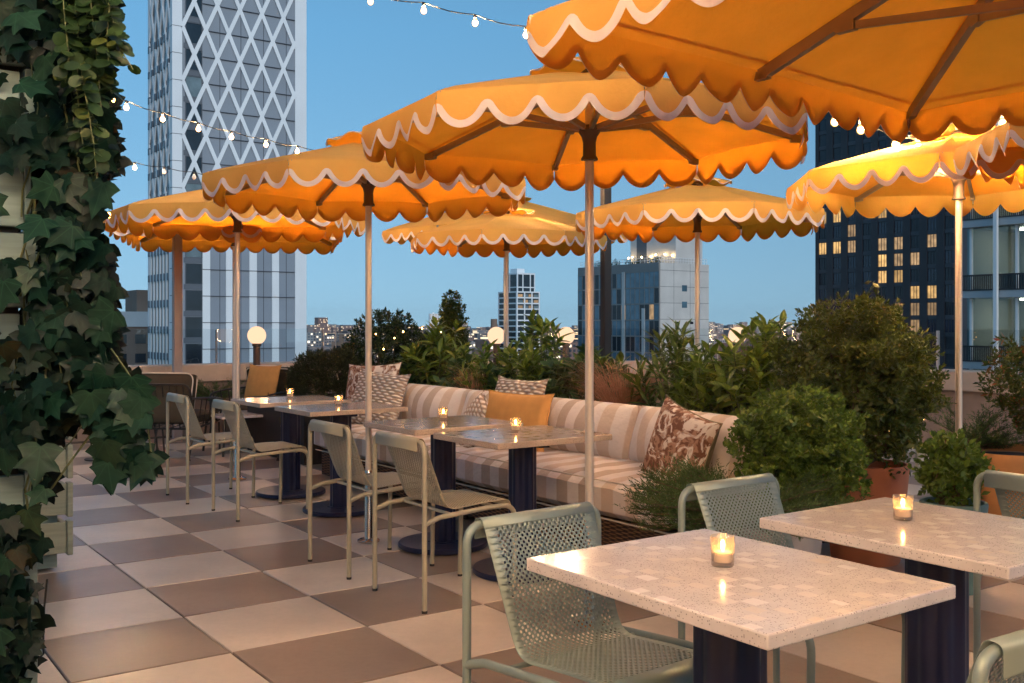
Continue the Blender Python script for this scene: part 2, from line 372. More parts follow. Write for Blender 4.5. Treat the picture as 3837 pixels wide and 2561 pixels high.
def nrm(a): return a / np.maximum(np.linalg.norm(a, axis=1, keepdims=True), 1e-9)
def leaves(name, tm, P, D, U, Sz, mat, parent=None):
    P = np.asarray(P, float); D = nrm(np.asarray(D, float)); U = np.asarray(U, float); Sz = np.asarray(Sz, float)
    X = nrm(np.cross(D, U)); Z = np.cross(X, D)
    tv = np.array(tm[0], float); nv = len(tv); n = len(P)
    V = P[:, None, :] + Sz[:, None, None] * (tv[None, :, 0:1] * X[:, None, :] + tv[None, :, 1:2] * D[:, None, :] + tv[None, :, 2:3] * Z[:, None, :])
    V = V.reshape(-1, 3)
    fl = [len(f) for f in tm[1]]; idx = np.array([i for f in tm[1] for i in f]); k = len(idx)
    I = (np.arange(n)[:, None] * nv + idx[None, :]).ravel()
    tot = np.tile(np.array(fl), n); start = np.concatenate([[0], np.cumsum(tot)[:-1]])
    me = bpy.data.meshes.new(name); me.vertices.add(len(V)); me.vertices.foreach_set('co', V.ravel())
    me.loops.add(len(I)); me.loops.foreach_set('vertex_index', I)
    me.polygons.add(len(tot)); me.polygons.foreach_set('loop_start', start); me.polygons.foreach_set('loop_total', tot)
    me.polygons.foreach_set('use_smooth', np.ones(len(tot), bool))
    me.update(calc_edges=True); me.materials.append(MT[mat])
    uv = me.uv_layers.new(name='UVMap'); uv.data.foreach_set('uv', np.tile(tv[idx][:, :2], (n, 1)).ravel())
    o = bpy.data.objects.new(name, me); COL.objects.link(o)
    if parent is not None: o.parent = parent
    return o
def rdir(n, up=0.0):
    v = rng.normal(size=(n, 3)); v[:, 2] += up; return nrm(v)
def lump(p, f=3.0, seed=0.0):
    return noise.noise(Vector((p[0] * f + seed, p[1] * f + 3.1 * seed, p[2] * f)))
def sprigs(tips, dirs, per, ln, lsize, spread=1.0):
    P = []; D = []; U = []; Sz = []
    for t, d in zip(tips, dirs):
        d = np.array(d) / np.linalg.norm(d); a = np.cross(d, [.3, .2, 1.0]); a /= np.linalg.norm(a); b = np.cross(d, a)
        ph = rnd.random() * 6.28; s0 = lsize * (.75 + .5 * rnd.random())
        for k in range(per):
            f = k / max(1, per - 1); an = ph + k * 2.4
            rad = a * math.cos(an) + b * math.sin(an)
            P.append(np.array(t) - d * ln * f); D.append(d * (1.1 - .9 * f) + rad * spread * (.35 + .75 * f)); U.append(d * .8 - rad * .25 + rng.normal(size=3) * .25)
            Sz.append(s0 * (.65 + .45 * f) * (.8 + .4 * rnd.random()))
    return P, D, U, Sz
def crown_tips(c, rad, n, seed, amp=.16, freq=3.2, shell=.55, upb=.25, zmin=-1):
    T = []; Dr = []
    while len(T) < n:
        d = rdir(1)[0]
        if d[2] < zmin: continue
        k = 1 + amp * (lump(d, freq * .5, seed) * 1.6) + .05 * rnd.random()
        s = k * (1 - shell * rnd.random() ** 2.2)
        T.append((c[0] + d[0] * rad[0] * s, c[1] + d[1] * rad[1] * s, c[2] + d[2] * rad[2] * s))
        dd = d / np.array(rad); dd = dd / np.linalg.norm(dd) * .8 + rng.normal(size=3) * .45; dd[2] += upb; Dr.append(dd)
    return T, Dr
def shrub(name, label, c, rad, n, per, ln, lsize, leaf, w=.3, amp=.16, shell=.55, pot=None, stems=6, zb=None, upb=.25, group=None, seed=None, freq=3.2, zmin=-1):
    zb = c[2] - rad[2] if zb is None else zb
    t = thing(name, label, 'shrub', (c[0], c[1], zb), 0, group)
    lc = (0, 0, c[2] - zb); seed = rnd.random() * 50 if seed is None else seed
    T, Dr = crown_tips(lc, rad, n, seed, amp, freq, shell, upb, zmin)
    leaves('foliage', tmpl_small(w), *sprigs(T, Dr, per, ln, lsize), leaf, t)
    mb = MB()
    for i in range(stems):
        q = T[rnd.randrange(len(T))]; b0 = (rnd.uniform(-.05, .05), rnd.uniform(-.05, .05), 0)
        mid = (b0[0] * .5 + q[0] * .45 + rnd.uniform(-.03, .03), b0[1] * .5 + q[1] * .45, q[2] * .5)
        mb.tube([b0, mid, (q[0] * .85, q[1] * .85, lc[2] + (q[2] - lc[2]) * .85)], .008, 5, radii=[.011, .008, .003])
    mb.build('stem', 'bark', t)
    return t
# ------------------------------------------------------------------ terrace floor (60 cm pavers on the turned grid)
T0 = (-2.5443, 6.0752); TS = .61
def tile_corner(i, j): return (T0[0] + TS * (i * CA + j * SA), T0[1] + TS * (i * SA - j * CA))
mb = MB(); g = .0036
for i in range(-14, 20):
    for j in range(-16, 14):
        cx, cy = tile_corner(i + .5, j + .5)
        pa, qb = cx * CA + cy * SA, cx * SA - cy * CA
        if qb < -12.0 or pa > 9.8 or cy > 13.2 or cy < -3 or abs(cx) > 11: continue
        z0 = rnd.uniform(-.0012, .0012); tx, ty = rnd.uniform(-.001, .001), rnd.uniform(-.001, .001)
        top = []; low = []; bot = []
        for di, dj in ((0, 0), (1, 0), (1, 1), (0, 1)):
            sx = g + .003; a = tile_corner(i + (di + (sx if di == 0 else -sx) / TS), j + (dj + (sx if dj == 0 else -sx) / TS))
            e = tile_corner(i + (di + (g if di == 0 else -g) / TS), j + (dj + (g if dj == 0 else -g) / TS))
            z = z0 + tx * (di * 2 - 1) + ty * (dj * 2 - 1)
            top.append((a[0], a[1], z)); low.append((e[0], e[1], z - .003)); bot.append((e[0], e[1], -.03))
        fs = [(3, 2, 1, 0)]
        for k in range(4):
            n = (k + 1) % 4; fs += [(k, n, 4 + n, 4 + k), (4 + k, 4 + n, 8 + n, 8 + k)]
        mb.add(top + low + bot, fs, (i + j) % 2)
struct(mb.build('terrace_floor', ['tile_d', 'tile_l'], None, smooth=0))
mb = MB(); mb.add([(-14, -5, -.012), (14, -5, -.012), (14, 15.5, -.012), (-14, 15.5, -.012)], [(0, 1, 2, 3)])
mb.add([(-14, -5, -4.0), (14, -5, -4.0), (14, 15.5, -4.0), (-14, 15.5, -4.0)], [(3, 2, 1, 0)])
struct(mb.build('roof_slab', 'grout'))

# ------------------------------------------------------------------ umbrellas
def make_umbrella(label, nside, R, nscal, zr, rise, midribs, group, seed, vent_r=.25, vk=1.0, pole_r=.0193):
    """zr: rim height; corners at k*360/nside"""
    r_ = random.Random(seed); t = thing('parasol', label, 'parasol', (0, 0, 0), 0, group)
    cor = [(R * math.cos(2 * PI * k / nside), R * math.sin(2 * PI * k / nside)) for k in range(nside)]
    SP = 18; za = zr + rise; nr, ns = 9, nscal * SP
    def surf(k, f, s):          # panel k, f along the side 0..1, s from apex 0 to rim 1
        a, b = cor[k], cor[(k + 1) % nside]; m = 4 * f * (1 - f)
        x = a[0] + (b[0] - a[0]) * f; y = a[1] + (b[1] - a[1]) * f
        s2 = s * (1 - .018 * m * s)
        z = zr + rise * (1 - s ** 1.06) - .016 * m * math.sin(PI * min(1, s * .95)) + .010 * m * s * s
        if s > .93: z -= (s - .93) * .16
        z += .009 * noise.noise(Vector((x * 2.6 + seed, y * 2.6, seed * 3.0))) * min(1, (1.02 - s) * 12) * min(1, s * 3)
        return (x * s2, y * s2, z)
    mb = MB(); ss = [vent_r * .82 / R] + [i / nr for i in range(1, nr + 1) if i / nr > vent_r * .82 / R + .03] + [.96]
    ss = sorted(set(ss))
    for k in range(nside):
        mb.grid([[surf(k, j / 16, s) for j in range(17)] for s in ss])
    can = mb.build('canopy', 'canopy', t, 60)
    mb = MB()
    for k in range(nside):
        a, b = cor[k], cor[(k + 1) % nside]
        rows = []
        for i in range(9):
            s_ = vent_r * .9 / R + (1 - vent_r * .9 / R) * i / 8; f = .010 / max(.05, s_) / math.hypot(b[0] - a[0], b[1] - a[1])
            p, c, q = surf((k - 1) % nside, 1 - f, s_), surf(k, 0, s_), surf(k, f, s_); rows.append([(x, y, z + .0016) for x, y, z in (p, c, q)])
        mb.grid(rows)
        mb.grid([[(x, y, z + .0016) for x, y, z in (surf(k, j / 16, s_) for j in range(17))] for s_ in (.955, .967)])
    mb.build('seam', 'canopy', can, 60)
    # valance: hanging scallops with a wavy hang
    mb = MB(); tr = MB()
    for k in range(nside):
        a, b = cor[k], cor[(k + 1) % nside]; dx, dy = b[0] - a[0], b[1] - a[1]; ln = math.hypot(dx, dy); nx, ny = dy / ln, -dx / ln
        ph = r_.uniform(0, 6); amp = r_.uniform(.006, .016); lean = r_.uniform(-.015, .02)
        rows = []; out = []; inn = []
        dd = []
        for j in range(ns + 1):
            sn = math.sqrt(math.sin(PI * j / 10) ** 2 + .004) if False else math.sqrt(math.sin(PI * (j % SP) / SP) ** 2 + .004)
            dd.append(vk * (.052 + .090 * min(1, sn) ** .52))
        st = ln / ns; bw = .027; kk = int(bw / st)
        tt = [min(dd[min(max(j + q, 0), ns)] - math.sqrt(max(0, bw * bw - (q * st) ** 2)) for q in range(-kk, kk + 1)) for j in range(ns + 1)]
        for j in range(ns + 1):
            f = j / ns; p = surf(k, f, 1.0); u = (f * nscal) % 1.0
            if j == ns: u = 1.0
            d = dd[j]; top_ = max(tt[j], .004)
            edge = min(f, 1 - f) * nscal
            wv = amp * math.sin(2 * PI * f * nscal * .5 + ph) + .5 * amp * math.sin(2 * PI * f * nscal + ph * 1.7)
            if edge < .5: wv *= edge * 2
            col = []
            for q in range(7):
                w = q / 6; hz = d * w; o = (wv * w * w + lean * w * min(1, edge * 1.5)) + .006 * math.sin(PI * w)
                col.append((p[0] + nx * o, p[1] + ny * o, p[2] - hz))
            rows.append(col)
            # binding follows the lower edge at constant width, both faces
            c2 = []; c3 = []
            for q in range(4):
                hz = d - (d - top_) * (1 - q / 3); w = max(0, hz / d)
                o = (wv * w * w + lean * w * min(1, edge * 1.5)) + .006 * math.sin(PI * w)
                c2.append((p[0] + nx * (o + .0022), p[1] + ny * (o + .0022), p[2] - hz)); c3.append((p[0] + nx * (o - .0022), p[1] + ny * (o - .0022), p[2] - hz))
            out.append(c2)
        mb.grid(rows); tr.grid(out)
    va = mb.build('valance', 'canopy', t, 80)
    tr.build('trim', 'trim', va, 60)
    # vent cap
    mb = MB(); tr = MB(); rows = []; n = 64; zv = zr + rise * (1 - vent_r * .8 / R) + .03; ztop = za + .055
    for i in range(7):
        w = i / 6; row = []
        for j in range(n):
            an = 2 * PI * j / n; wav = math.sin(an * nside * .5 * 2 + 1.0) * .5 + .5 * math.sin(an * 3 + 2)
            rr = vent_r * 1.05 * w * (1 + .06 * wav * w); z = ztop + (zv - ztop) * w ** 1.25 + .024 * wav * w * w * w
            row.append((rr * math.cos(an), rr * math.sin(an), z))
        rows.append(row)
    mb.grid(rows, close=True); ve = mb.build('vent', 'canopy', t, 60)
    e = rows[-1]; tr.tube(e + [e[0]], .0035, 6, cap=False); tr.build('vent_trim', 'trim', ve)
    # ribs, struts, runner, crown, pole, base
    ends = [c for c in cor]
    if midribs: ends += [((cor[k][0] + cor[(k + 1) % nside][0]) / 2, (cor[k][1] + cor[(k + 1) % nside][1]) / 2) for k in range(nside)]
    zc = za - .05
    for c in ends:
        rr = math.hypot(*c); ux, uy = c[0] / rr, c[1] / rr
        zend = zr - .022
        mb = MB(); mb.bar((ux * .04, uy * .04, zc), (ux * (rr - .03), uy * (rr - .03), zend), .018 if R < 1.2 else .026, .026 if R < 1.2 else .038)
        mb.obox((ux * (rr - .035), uy * (rr - .035), zend - .002), (ux * .03, uy * .03, 0), (-uy * .013, ux * .013, 0), (0, 0, .014))
        mb.build('rib', 'rib', t)
        rj = .46 * R; zj = zc + (zend - zc) * (rj - .04) / (rr - .07) - .022
        mb = MB(); mb.bar((ux * .042, uy * .042, zr + .002), (ux * rj, uy * rj, zj), .017, .024)
        mb.obox((ux * rj, uy * rj, zj + .004), (ux * .035, uy * .035, 0), (-uy * .014, ux * .014, 0), (0, 0, .022))
        mb.build('strut', 'rib', t)
    if midribs:
        for k in (0, 2):
            c = cor[k]; rr = math.hypot(*c); ux, uy = c[0] / rr, c[1] / rr
            mb = MB(); mb.obox((ux * (rr + .004), uy * (rr + .004), zr - .05), (ux * .003, uy * .003, 0), (-uy * .022, ux * .022, 0), (0, 0, .035)); mb.obox((ux * (rr + .005), uy * (rr + .005), zr - .05), (ux * .004, uy * .004, 0), (-uy * .010, ux * .010, 0), (0, 0, .024), 1)
            mb.build('care_tag', ['piping', 'redtag'], t)
    mb = MB(); mb.lathe([(.027, zr - .14), (.037, zr - .138), (.037, zr - .13), (.029, zr - .118), (.0285, zr - .06), (.034, zr - .035), (.046, zr - .018), (.047, zr - .004), (.043, zr + .0), (.044, zr + .012), (.026, zr + .014)], 20)
    mb.build('runner', 'brown', t)
    mb = MB(); mb.lathe([(.024, zc - .05), (.044, zc - .03), (.044, zc + .03), (.02, zc + .05)], 16); mb.build('crown', 'brown', t)
    mb = MB(); mb.lathe([(pole_r, .42), (pole_r, za + .02), (.01, za + .03)], 18); mb.build('pole', 'alu', t)
    mb = MB(); mb.lathe([(.0, .002), (.068, .002), (.068, .012), (.055, .02), (.026, .024), (.0235, .03), (.0235, .43), (.021, .435)], 24); mb.build('base', 'chrome', t)
    return t
U = make_umbrella('large mustard parasol nearest in the middle, over the terrazzo tables beside the sofa', 8, .985, 4, 2.18, .262, False, 'mustard parasols with scalloped edges', 3)
UG = 'mustard parasols with scalloped edges'
U.location = (.34, 4.45, 0); U.rotation_euler = (0, 0, math.radians(6.6))
def um(label, x, y, deg, sc=1, sz=1): return dup(U, label, (x, y, 0), math.radians(deg), UG, (sc, sc, sz))
um('mustard parasol with its chrome foot between the second and third dining chairs', -.872, 6.16, 28.8)
um('mustard parasol over the farthest dining table, left of the lattice tower edge', -2.336, 8.62, 12.9, 1.1, 1.03)
um('mustard parasol whose pole stands in front of the concrete block building', (2613 - CX) / F * 7.95, 7.95, 12.5)
um('mustard parasol on the right with a string of lit bulbs over its top', (3592.6 - CX) / F * 5.85, 5.85, 16.2)
um('mustard parasol whose pole stands in front of the slim white tower', (1899 - CX) / F * 9.97, 9.97, 32.3)
um('mustard parasol at the right edge showing only one hanging valance corner', 3.0, 4.42, 15)
B = make_umbrella('big square mustard parasol overhead at top right with its ribs showing underneath', 4, 1.50, 11, 2.18, .36, True, None, 5, .3, .93)
for lb, x, y, dg, z_ in (('big square mustard parasol behind the leftmost one, its far scallops showing before the tower', (878 - CX) / F * 10.6, 10.6, 58, 1.046), ('big square far mustard parasol behind the one at the slim white tower', (1893 - CX) / F * 12.3, 12.3, 88, 1.13)):
    q = dup(B, lb, (x, y, 0), math.radians(dg), UG, (1, 1, z_))
    pass
B.location = (1.455, 2.65, 0); B.rotation_euler = (0, 0, math.radians(84.5)); B.scale = (.945, .945, 1)

# ------------------------------------------------------------------ chairs (perforated sheet on a tube frame); local +x is forward
def arc(p, q, r, n=6):  # helper: not used for exact fillets, rounds the corner q between p and the next point
    pass
def fillet(pts, r, n=6):
    pts = [Vector(p) for p in pts]; out = [pts[0]]
    for i in range(1, len(pts) - 1):
        a, b, c = pts[i - 1], pts[i], pts[i + 1]; rr = r[i - 1] if isinstance(r, (list, tuple)) else r
        d1 = (a - b).normalized(); d2 = (c - b).normalized(); ang = d1.angle(d2)
        if rr <= 0 or ang > 3.1: out.append(b); continue
        l = min(rr / math.tan(ang / 2), (a - b).length * .49 if i > 1 else (a - b).length * .95, (c - b).length * .49 if i < len(pts) - 2 else (c - b).length * .95)
        p0, p1 = b + d1 * l, b + d2 * l
        for k in range(n + 1):
            t = k / n; out.append(p0 * (1 - t) ** 2 + b * 2 * t * (1 - t) + p1 * t * t)
    out.append(pts[-1]); return out
def make_chair(label, mat, group):
    t = thing('dining_chair', label, 'chair', (0, 0, 0), 0, group); r = .0122; hw = .2425; zt = .778
    mb = MB(); mb.tube(fillet([(-.25, -hw, .008), (-.25, -hw, zt), (-.25, hw, zt), (-.25, hw, .008)], .055, 8), r, 12); mb.build('back_frame', mat, t, 60)
    for s in (-1, 1):
        mb = MB(); y = s * hw
        mb.tube(fillet([(-.25, y, .405), (-.17, y, .43), (.10, y, .448), (.258, y, .448), (.25, y, .008)], [.06, .05, .10, .095], 8), r, 12)
        mb.build('leg', mat, t, 60)
        for x in (-.25, .25):
            mb = MB(); mb.lathe([(.0128, 0), (.0132, .012), (.012, .013)], 12, (x, y)); mb.build('foot_cap', 'rubber', t)
    mb = MB(); mb.tube([(.17, -hw, .44), (.17, hw, .44)], .008, 8); mb.tube([(-.09, -hw, .432), (-.09, hw, .432)], .008, 8); mb.build('cross_bar', mat, t)
    # perforated shell along a profile in x,z
    prof = fillet([(-.2675, 0, .735), (-.268, 0, .7935), (-.234, 0, .796), (-.095, 0, .445), (.10, 0, .460), (.258, 0, .466), (.275, 0, .425)], [.017, .02, .075, .3, .03], 8)
    cum = [0]
    for a, b in zip(prof, prof[1:]): cum.append(cum[-1] + (b - a).length)
    tot = cum[-1]
    def at(s):
        s = min(max(s, 0), tot)
        for i in range(len(cum) - 1):
            if s <= cum[i + 1]: return prof[i].lerp(prof[i + 1], (s - cum[i]) / max(1e-9, cum[i + 1] - cum[i]))
        return prof[-1]
    W = .203; p, q, hr = .0178, .0092, .0044; mb = MB()
    def wid(s): return W - .012 * min(1, max(0, (s - .1) / .35))
    s0, s1 = .112, tot - .075; nrow = int((s1 - s0) / q); s1 = s0 + nrow * q
    def strip(sa, sb, ya, yb, n, m=1): # plain sheet
        rows = []
        for i in range(n + 1):
            s = sa + (sb - sa) * i / n; c = at(s); rows.append([(c.x, ya + (yb - ya) * j / m, c.z) for j in range(m + 1)])
        mb.grid(rows)
    strip(0, s0, -W, W, 22); strip(s1, tot, -W + .012, W - .012, 14)
    nc = 19; hx = nc * p / 2
    for i in range(nrow):
        sa = s0 + i * q; off = p / 2 if i % 2 else 0
        ys = -hx + off - p / 2 * (1 if i % 2 else 0)
        n = nc + (0 if i % 2 == 0 else 0)
        y0 = -hx + (p / 2 if i % 2 else 0)
        cells = [y0 + k * p for k in range(nc - (i % 2))]
        A, Bq = at(sa), at(sa + q)
        # margins out to the edge
        wa, wb = wid(sa), wid(sa + q)
        for sg in (-1, 1):
            ye = cells[0] if sg < 0 else cells[-1] + p
            mb.add([(A.x, sg * wa, A.z), (A.x, ye, A.z), (Bq.x, ye, Bq.z), (Bq.x, sg * wb, Bq.z)], [(0, 1, 2, 3) if sg < 0 else (3, 2, 1, 0)])
        for y in cells:
            out = [(0, 0), (.5, 0), (1, 0), (1, .5), (1, 1), (.5, 1), (0, 1), (0, .5)]; vs = []
            for fx, fs_ in out:
                c = A.lerp(Bq, fs_); vs.append((c.x, y + fx * p, c.z))
            for fx, fs_ in out:
                an = math.atan2(fs_ - .5, (fx - .5)); c0 = .5 + math.sin(an) * hr / q; c1 = .5 + math.cos(an) * hr / p
                c0 = min(max(c0, .03), .97); c = A.lerp(Bq, c0); vs.append((c.x, y + c1 * p, c.z))
            mb.add(vs, [(k, (k + 1) % 8, 8 + (k + 1) % 8, 8 + k) for k in range(8)])
    o = mb.build('perforated_shell', mat, t, 50)
    import bmesh
    bm = bmesh.new(); bm.from_mesh(o.data); bmesh.ops.remove_doubles(bm, verts=bm.verts, dist=.00008); bm.to_mesh(o.data); bm.free()
    md = o.modifiers.new('thickness', 'SOLIDIFY'); md.thickness = .0016; md.offset = 0
    return t
KG = 'sage chairs along the sofa tables'
def chair_at(mid, facing): # mid: rear-leg midpoint
    return (mid[0] + .25 * math.cos(facing), mid[1] + .25 * math.sin(facing), 0), facing
loc, rz = chair_at((-.54, 4.83), YAW)
K = make_chair('sage perforated chair at the nearest table by the sofa, facing the mustard pillow', 'sage', KG); K.location = loc; K.rotation_euler = (0, 0, rz)
for mid, lb in (((-.985, 5.45), 'sage perforated chair just beyond the chrome parasol foot, second from the front along the sofa'),
                ((-1.975, 6.98), 'sage perforated chair third from the front along the sofa, seat lit warm'),
                ((-2.52, 7.63), 'sage perforated chair farthest along the row, beside the black-framed lounge chair')):
    loc, rz = chair_at(mid, YAW); dup(K, lb, loc, rz, KG)
FB = YAW - PI / 2      # facing the b direction
loc, rz = chair_at((.067, 2.885), FB + .06)
C1 = make_chair('blue sage perforated chair in the foreground tucked under the nearest terrazzo table', 'sage2', 'blue sage chairs at the front tables'); C1.location = loc; C1.rotation_euler = (0, 0, rz)
loc, rz = chair_at((.75, 3.47), FB + .03); dup(C1, 'blue sage perforated chair between the juniper and the second terrazzo table', loc, rz)
loc, rz = chair_at((.97, 1.80), FB + PI - .03); dup(C1, 'blue sage perforated chair cut off at the bottom right corner', loc, rz)
loc, rz = chair_at((1.83, 3.50), YAW - .05); dup(C1, 'blue sage perforated chair at the right edge in front of the teal pot', loc, rz)

# ------------------------------------------------------------------ tables and candles
def make_table(label, lx, ly, mat, group, colr=.072, base=.265):
    t = thing('bistro_table', label, 'table', (0, 0, 0), 0, group)
    mb = MB(); mb.box(-lx / 2, lx / 2, -ly / 2, ly / 2, .708, .74); mb.build('tabletop', mat, t, 35, bevel=.004)
    mb = MB(); mb.lathe([(.09, .035), (.09, .04), (colr, .041), (colr, .69)], 96, flute=.05, fl_n=9); mb.build('column', 'navy', t)
    mb = MB(); mb.box(-.24, .24, -.03, .03, .688, .705); mb.box(-.03, .03, -.2, .2, .684, .7); mb.build('top_bracket', 'navy', t)
    mb = MB(); mb.lathe([(base - .004, .006), (base, .010), (base, .030), (base - .005, .035), (0, .036)], 48); 
    for k in range(4): mb.lathe([(.016, .0), (.016, .008)], 8, (base * .8 * math.cos(k * PI / 2 + .4), base * .8 * math.sin(k * PI / 2 + .4)))
    mb.build('base', 'navy', t); return t
T1 = make_table('pale terrazzo table in the foreground with a big lit candle glass', .77, .63, 'terra', 'pale front tables', .083)
FT = YAW - PI / 2       # long side along b
T1.location = (.515, 2.40, 0); T1.rotation_euler = (0, 0, FT)
dup(T1, 'pale terrazzo table on the right behind the foreground one, in front of the terracotta pot', (1.225, 2.925, 0), FT)
dup(T1, 'pale terrazzo table showing only a corner at the right edge', (2.66, 4.14, 0), FT)
K1 = make_table('tan terrazzo table nearest along the sofa, in front of the seat corner', .74, .61, 'terra_w', 'tan tables along the sofa')
K1.location = (.055, 5.40, 0); K1.rotation_euler = (0, 0, YAW)
dup(K1, 'tan terrazzo table second along the sofa, in front of the mustard pillow', (-.41, 6.03, 0), YAW)
dup(K1, 'tan terrazzo table third along the sofa, beside the woven pillows', (-1.21, 7.163, 0), YAW)
dup(K1, 'tan terrazzo table farthest along the sofa, nearest the lounge chairs', (-1.72, 7.88, 0), YAW)
def make_candle(label):
    t = thing('candle_glass', label, 'candle', (0, 0, 0), 0, 'lit votive candles on the tables')
    mb = MB(); r = .0285
    mb.lathe([(r * .86, .0), (r * .93, .003), (r * .95, .030), (r * .96, .045), (r, .047), (r, .071), (r * .985, .0725), (r * .93, .071), (r * .92, .012), (0.001, .009)], 72, flute=.018, fl_n=24)
    mb.build('cup', 'cupglass', t, 70)
    mb = MB(); mb.lathe([(.0205, .0105), (.0212, .013), (.0212, .034), (.018, .0358), (0, .0345)], 24); mb.build('wax', 'wax', t)
    mb = MB(); mb.ball((0, 0, .050), .0052, 10, 8, sz=2.5); mb.build('flame', 'flame', t)
    mb = MB(); mb.tube([(0, 0, .034), (0, 0, .040)], .0008, 5); mb.build('wick', 'black', t)
    return t
cn = make_candle('lit candle glass on the foreground terrazzo table'); cn.location = (.508, 2.444, .7405)
for x, y, lb in ((1.165, 3.02, 'lit candle glass on the terrazzo table in front of the terracotta pot'), (.02, 5.5, 'lit candle glass on the nearest tan table by the sofa'),
                 (-.42, 6.19, 'lit candle glass on the second tan table, left of the mustard pillow'), (-1.25, 7.3, 'lit candle glass on the third tan table by the woven pillow'),
                 (-1.757, 8.02, 'lit candle glass on the farthest tan table, near the lounge chairs')):
    dup(cn, lb, (x, y, .7405), rnd.random())

# ------------------------------------------------------------------ sofa (local x: away from the tables, local y: towards the far left)
def cushion(mb, x0, x1, y0, y1, z0, z1, puff=.03, e=.10, nx=14, ny=18, lean=0, crown=.0):
    def f(u): return (1 - abs(u) ** 5)
    rows_t = []; rows_b = []
    for i in range(nx + 1):
        u = -1 + 2 * i / nx; rt = []; rb = []
        for j in range(ny + 1):
            v = -1 + 2 * j / ny; k = max(0, f(u) * f(v)) ** .35
            x = (x0 + x1) / 2 + (x1 - x0) / 2 * u * (1 + .02 * (1 - v * v)); y = (y0 + y1) / 2 + (y1 - y0) / 2 * v * (1 + .012 * (1 - u * u))
            zc = (z0 + z1) / 2; h = (z1 - z0) / 2; wr = .009 * noise.noise(Vector((x * 6, y * 6, z0 * 9 + y0 * 5))) + .004 * noise.noise(Vector((x * 17, y * 17, y0 * 3)))
            rt.append((x, y, zc + h * .55 + h * .45 * k + puff * k * (1 - u * u) * (1 - v * v) + wr)); rb.append((x, y, zc - h * .55 - h * .45 * k))
        rows_t.append(rt); rows_b.append(rb)
    mb.grid(rows_t); mb.grid([list(reversed(r)) for r in rows_b])
    ring = lambda rows: [r for r in rows[0]] + [rows[i][-1] for i in range(1, len(rows))] + list(reversed(rows[-1][:-1])) + [rows[i][0] for i in range(len(rows) - 2, 0, -1)]
    mb.grid([ring(rows_t), ring(rows_b)], close=True)
so = thing('banquette_sofa', 'long low striped banquette sofa on a rattan base along the planters', 'sofa', (*AB(3.6, -3.69), 0), YAW)
SL = 4.28
mb = MB(); mb.box(.05, .95, .04, SL - .04, .05, .252); mb.build('rattan_base', 'rattan', so, bevel=.01)
mb = MB(); mb.box(.86, .95, .02, SL - .02, .27, .60); mb.build('backrest', 'rattan', so, bevel=.02)
for y in (.12, 2.1, SL - .12):
    for x in (.12, .88):
        mb = MB(); mb.lathe([(.02, 0), (.026, .05)], 10, (x, y)); mb.build('leg', 'brown', so)
def seat_cush(y0, y1):
    mb = MB(); cushion(mb, 0, .86, y0, y1, .257, .478, .012, nx=18, ny=30); o = mb.build('seat_cushion', 'stripe', so, 50)
    e = .012; q = MB(); p = .004
    for z in (.470, .264): q.tube(fillet([(p, y0 + .05, z), (p, y0 + p, z), (.84, y0 + p, z)], .03) , .0045, 6); q.tube([(p, y0 + .05, z), (p, y1 - .03, z)], .0045, 6)
    q.build('piping', 'piping', o)
seat_cush(0, 2.28); seat_cush(2.29, SL)
def back_cush(y0, y1, dx=0, rot=0):
    mb = MB(); cushion(mb, -.18, .18, -(y1 - y0) / 2, (y1 - y0) / 2, -.115, .115, .07, nx=14, ny=24)
    o = mb.build('back_cushion', 'stripe', so, 50, loc=(.70 + dx, (y0 + y1) / 2, .625))
    o.rotation_euler = (0, math.radians(-74), rot); return o
for i, (a, b, dx, r) in enumerate(((.03, 1.0, -.02, -.10), (1.0, 1.95, 0, .02), (1.95, 2.92, .0, 0), (2.92, 3.9, .01, 0))): back_cush(a, b, dx, r)

def pillow(label, cat_name, mat, w, h, th, loc, rot, back=None, n=22):
    t = MB(); f = []; bk = []
    for i in range(n + 1):
        u = -1 + 2 * i / n; r1 = []; r2 = []
        for j in range(n + 1):
            v = -1 + 2 * j / n; k = ((1 - u * u) * (1 - v * v)); pin = 1 - .10 * (1 - abs(u) ** 3) * abs(v) ** 3 * 1.0
            pin2 = 1 - .10 * (1 - abs(v) ** 3) * abs(u) ** 3
            x = w / 2 * u * pin2; z = h / 2 * v * pin
            d = th / 2 * max(0, k) ** .42 + .006 * k * noise.noise(Vector((u * 2.2 + w * 9, v * 2.2, h * 7)))
            r1.append((x, -d, z)); r2.append((x, d, z))
        f.append(r1); bk.append(r2)
    t.grid(f, 0); t.grid([list(reversed(r)) for r in bk], 1)
    o = t.build('pillow', [mat, back or mat], None, 70); o.location = loc; o.rotation_euler = rot
    q = MB(); ed = [f[i][0] for i in range(n + 1)] + [f[n][j] for j in range(1, n + 1)] + [f[i][n] for i in range(n - 1, -1, -1)] + [f[0][j] for j in range(n - 1, 0, -1)]
    q.tube(ed + [ed[0]], .0045, 6, cap=False); q.build('edge_piping', back or mat, o)
    return tag(o, label, cat_name)
fa = YAW - PI / 2           # pillow local -y faces the tables (minus a direction)
def pl(p, q, z): return (*AB(p, q), z)
pillow('plain mustard linen pillow leaning on the sofa back in front of a woven pillow', 'pillow', 'mustard', .62, .42, .16, pl(4.02, -5.62, .655), (math.radians(-14), 0, fa + .18))
pillow('cream woven pillow behind the mustard one on the sofa', 'pillow', 'woven', .60, .50, .17, pl(4.20, -5.88, .70), (math.radians(-16), 0, fa))
pillow('cream woven pillow lying in front of its twin, left of the mustard pillow', 'pillow', 'woven', .42, .40, .15, pl(4.00, -6.12, .60), (math.radians(-30), .35, fa - .45))
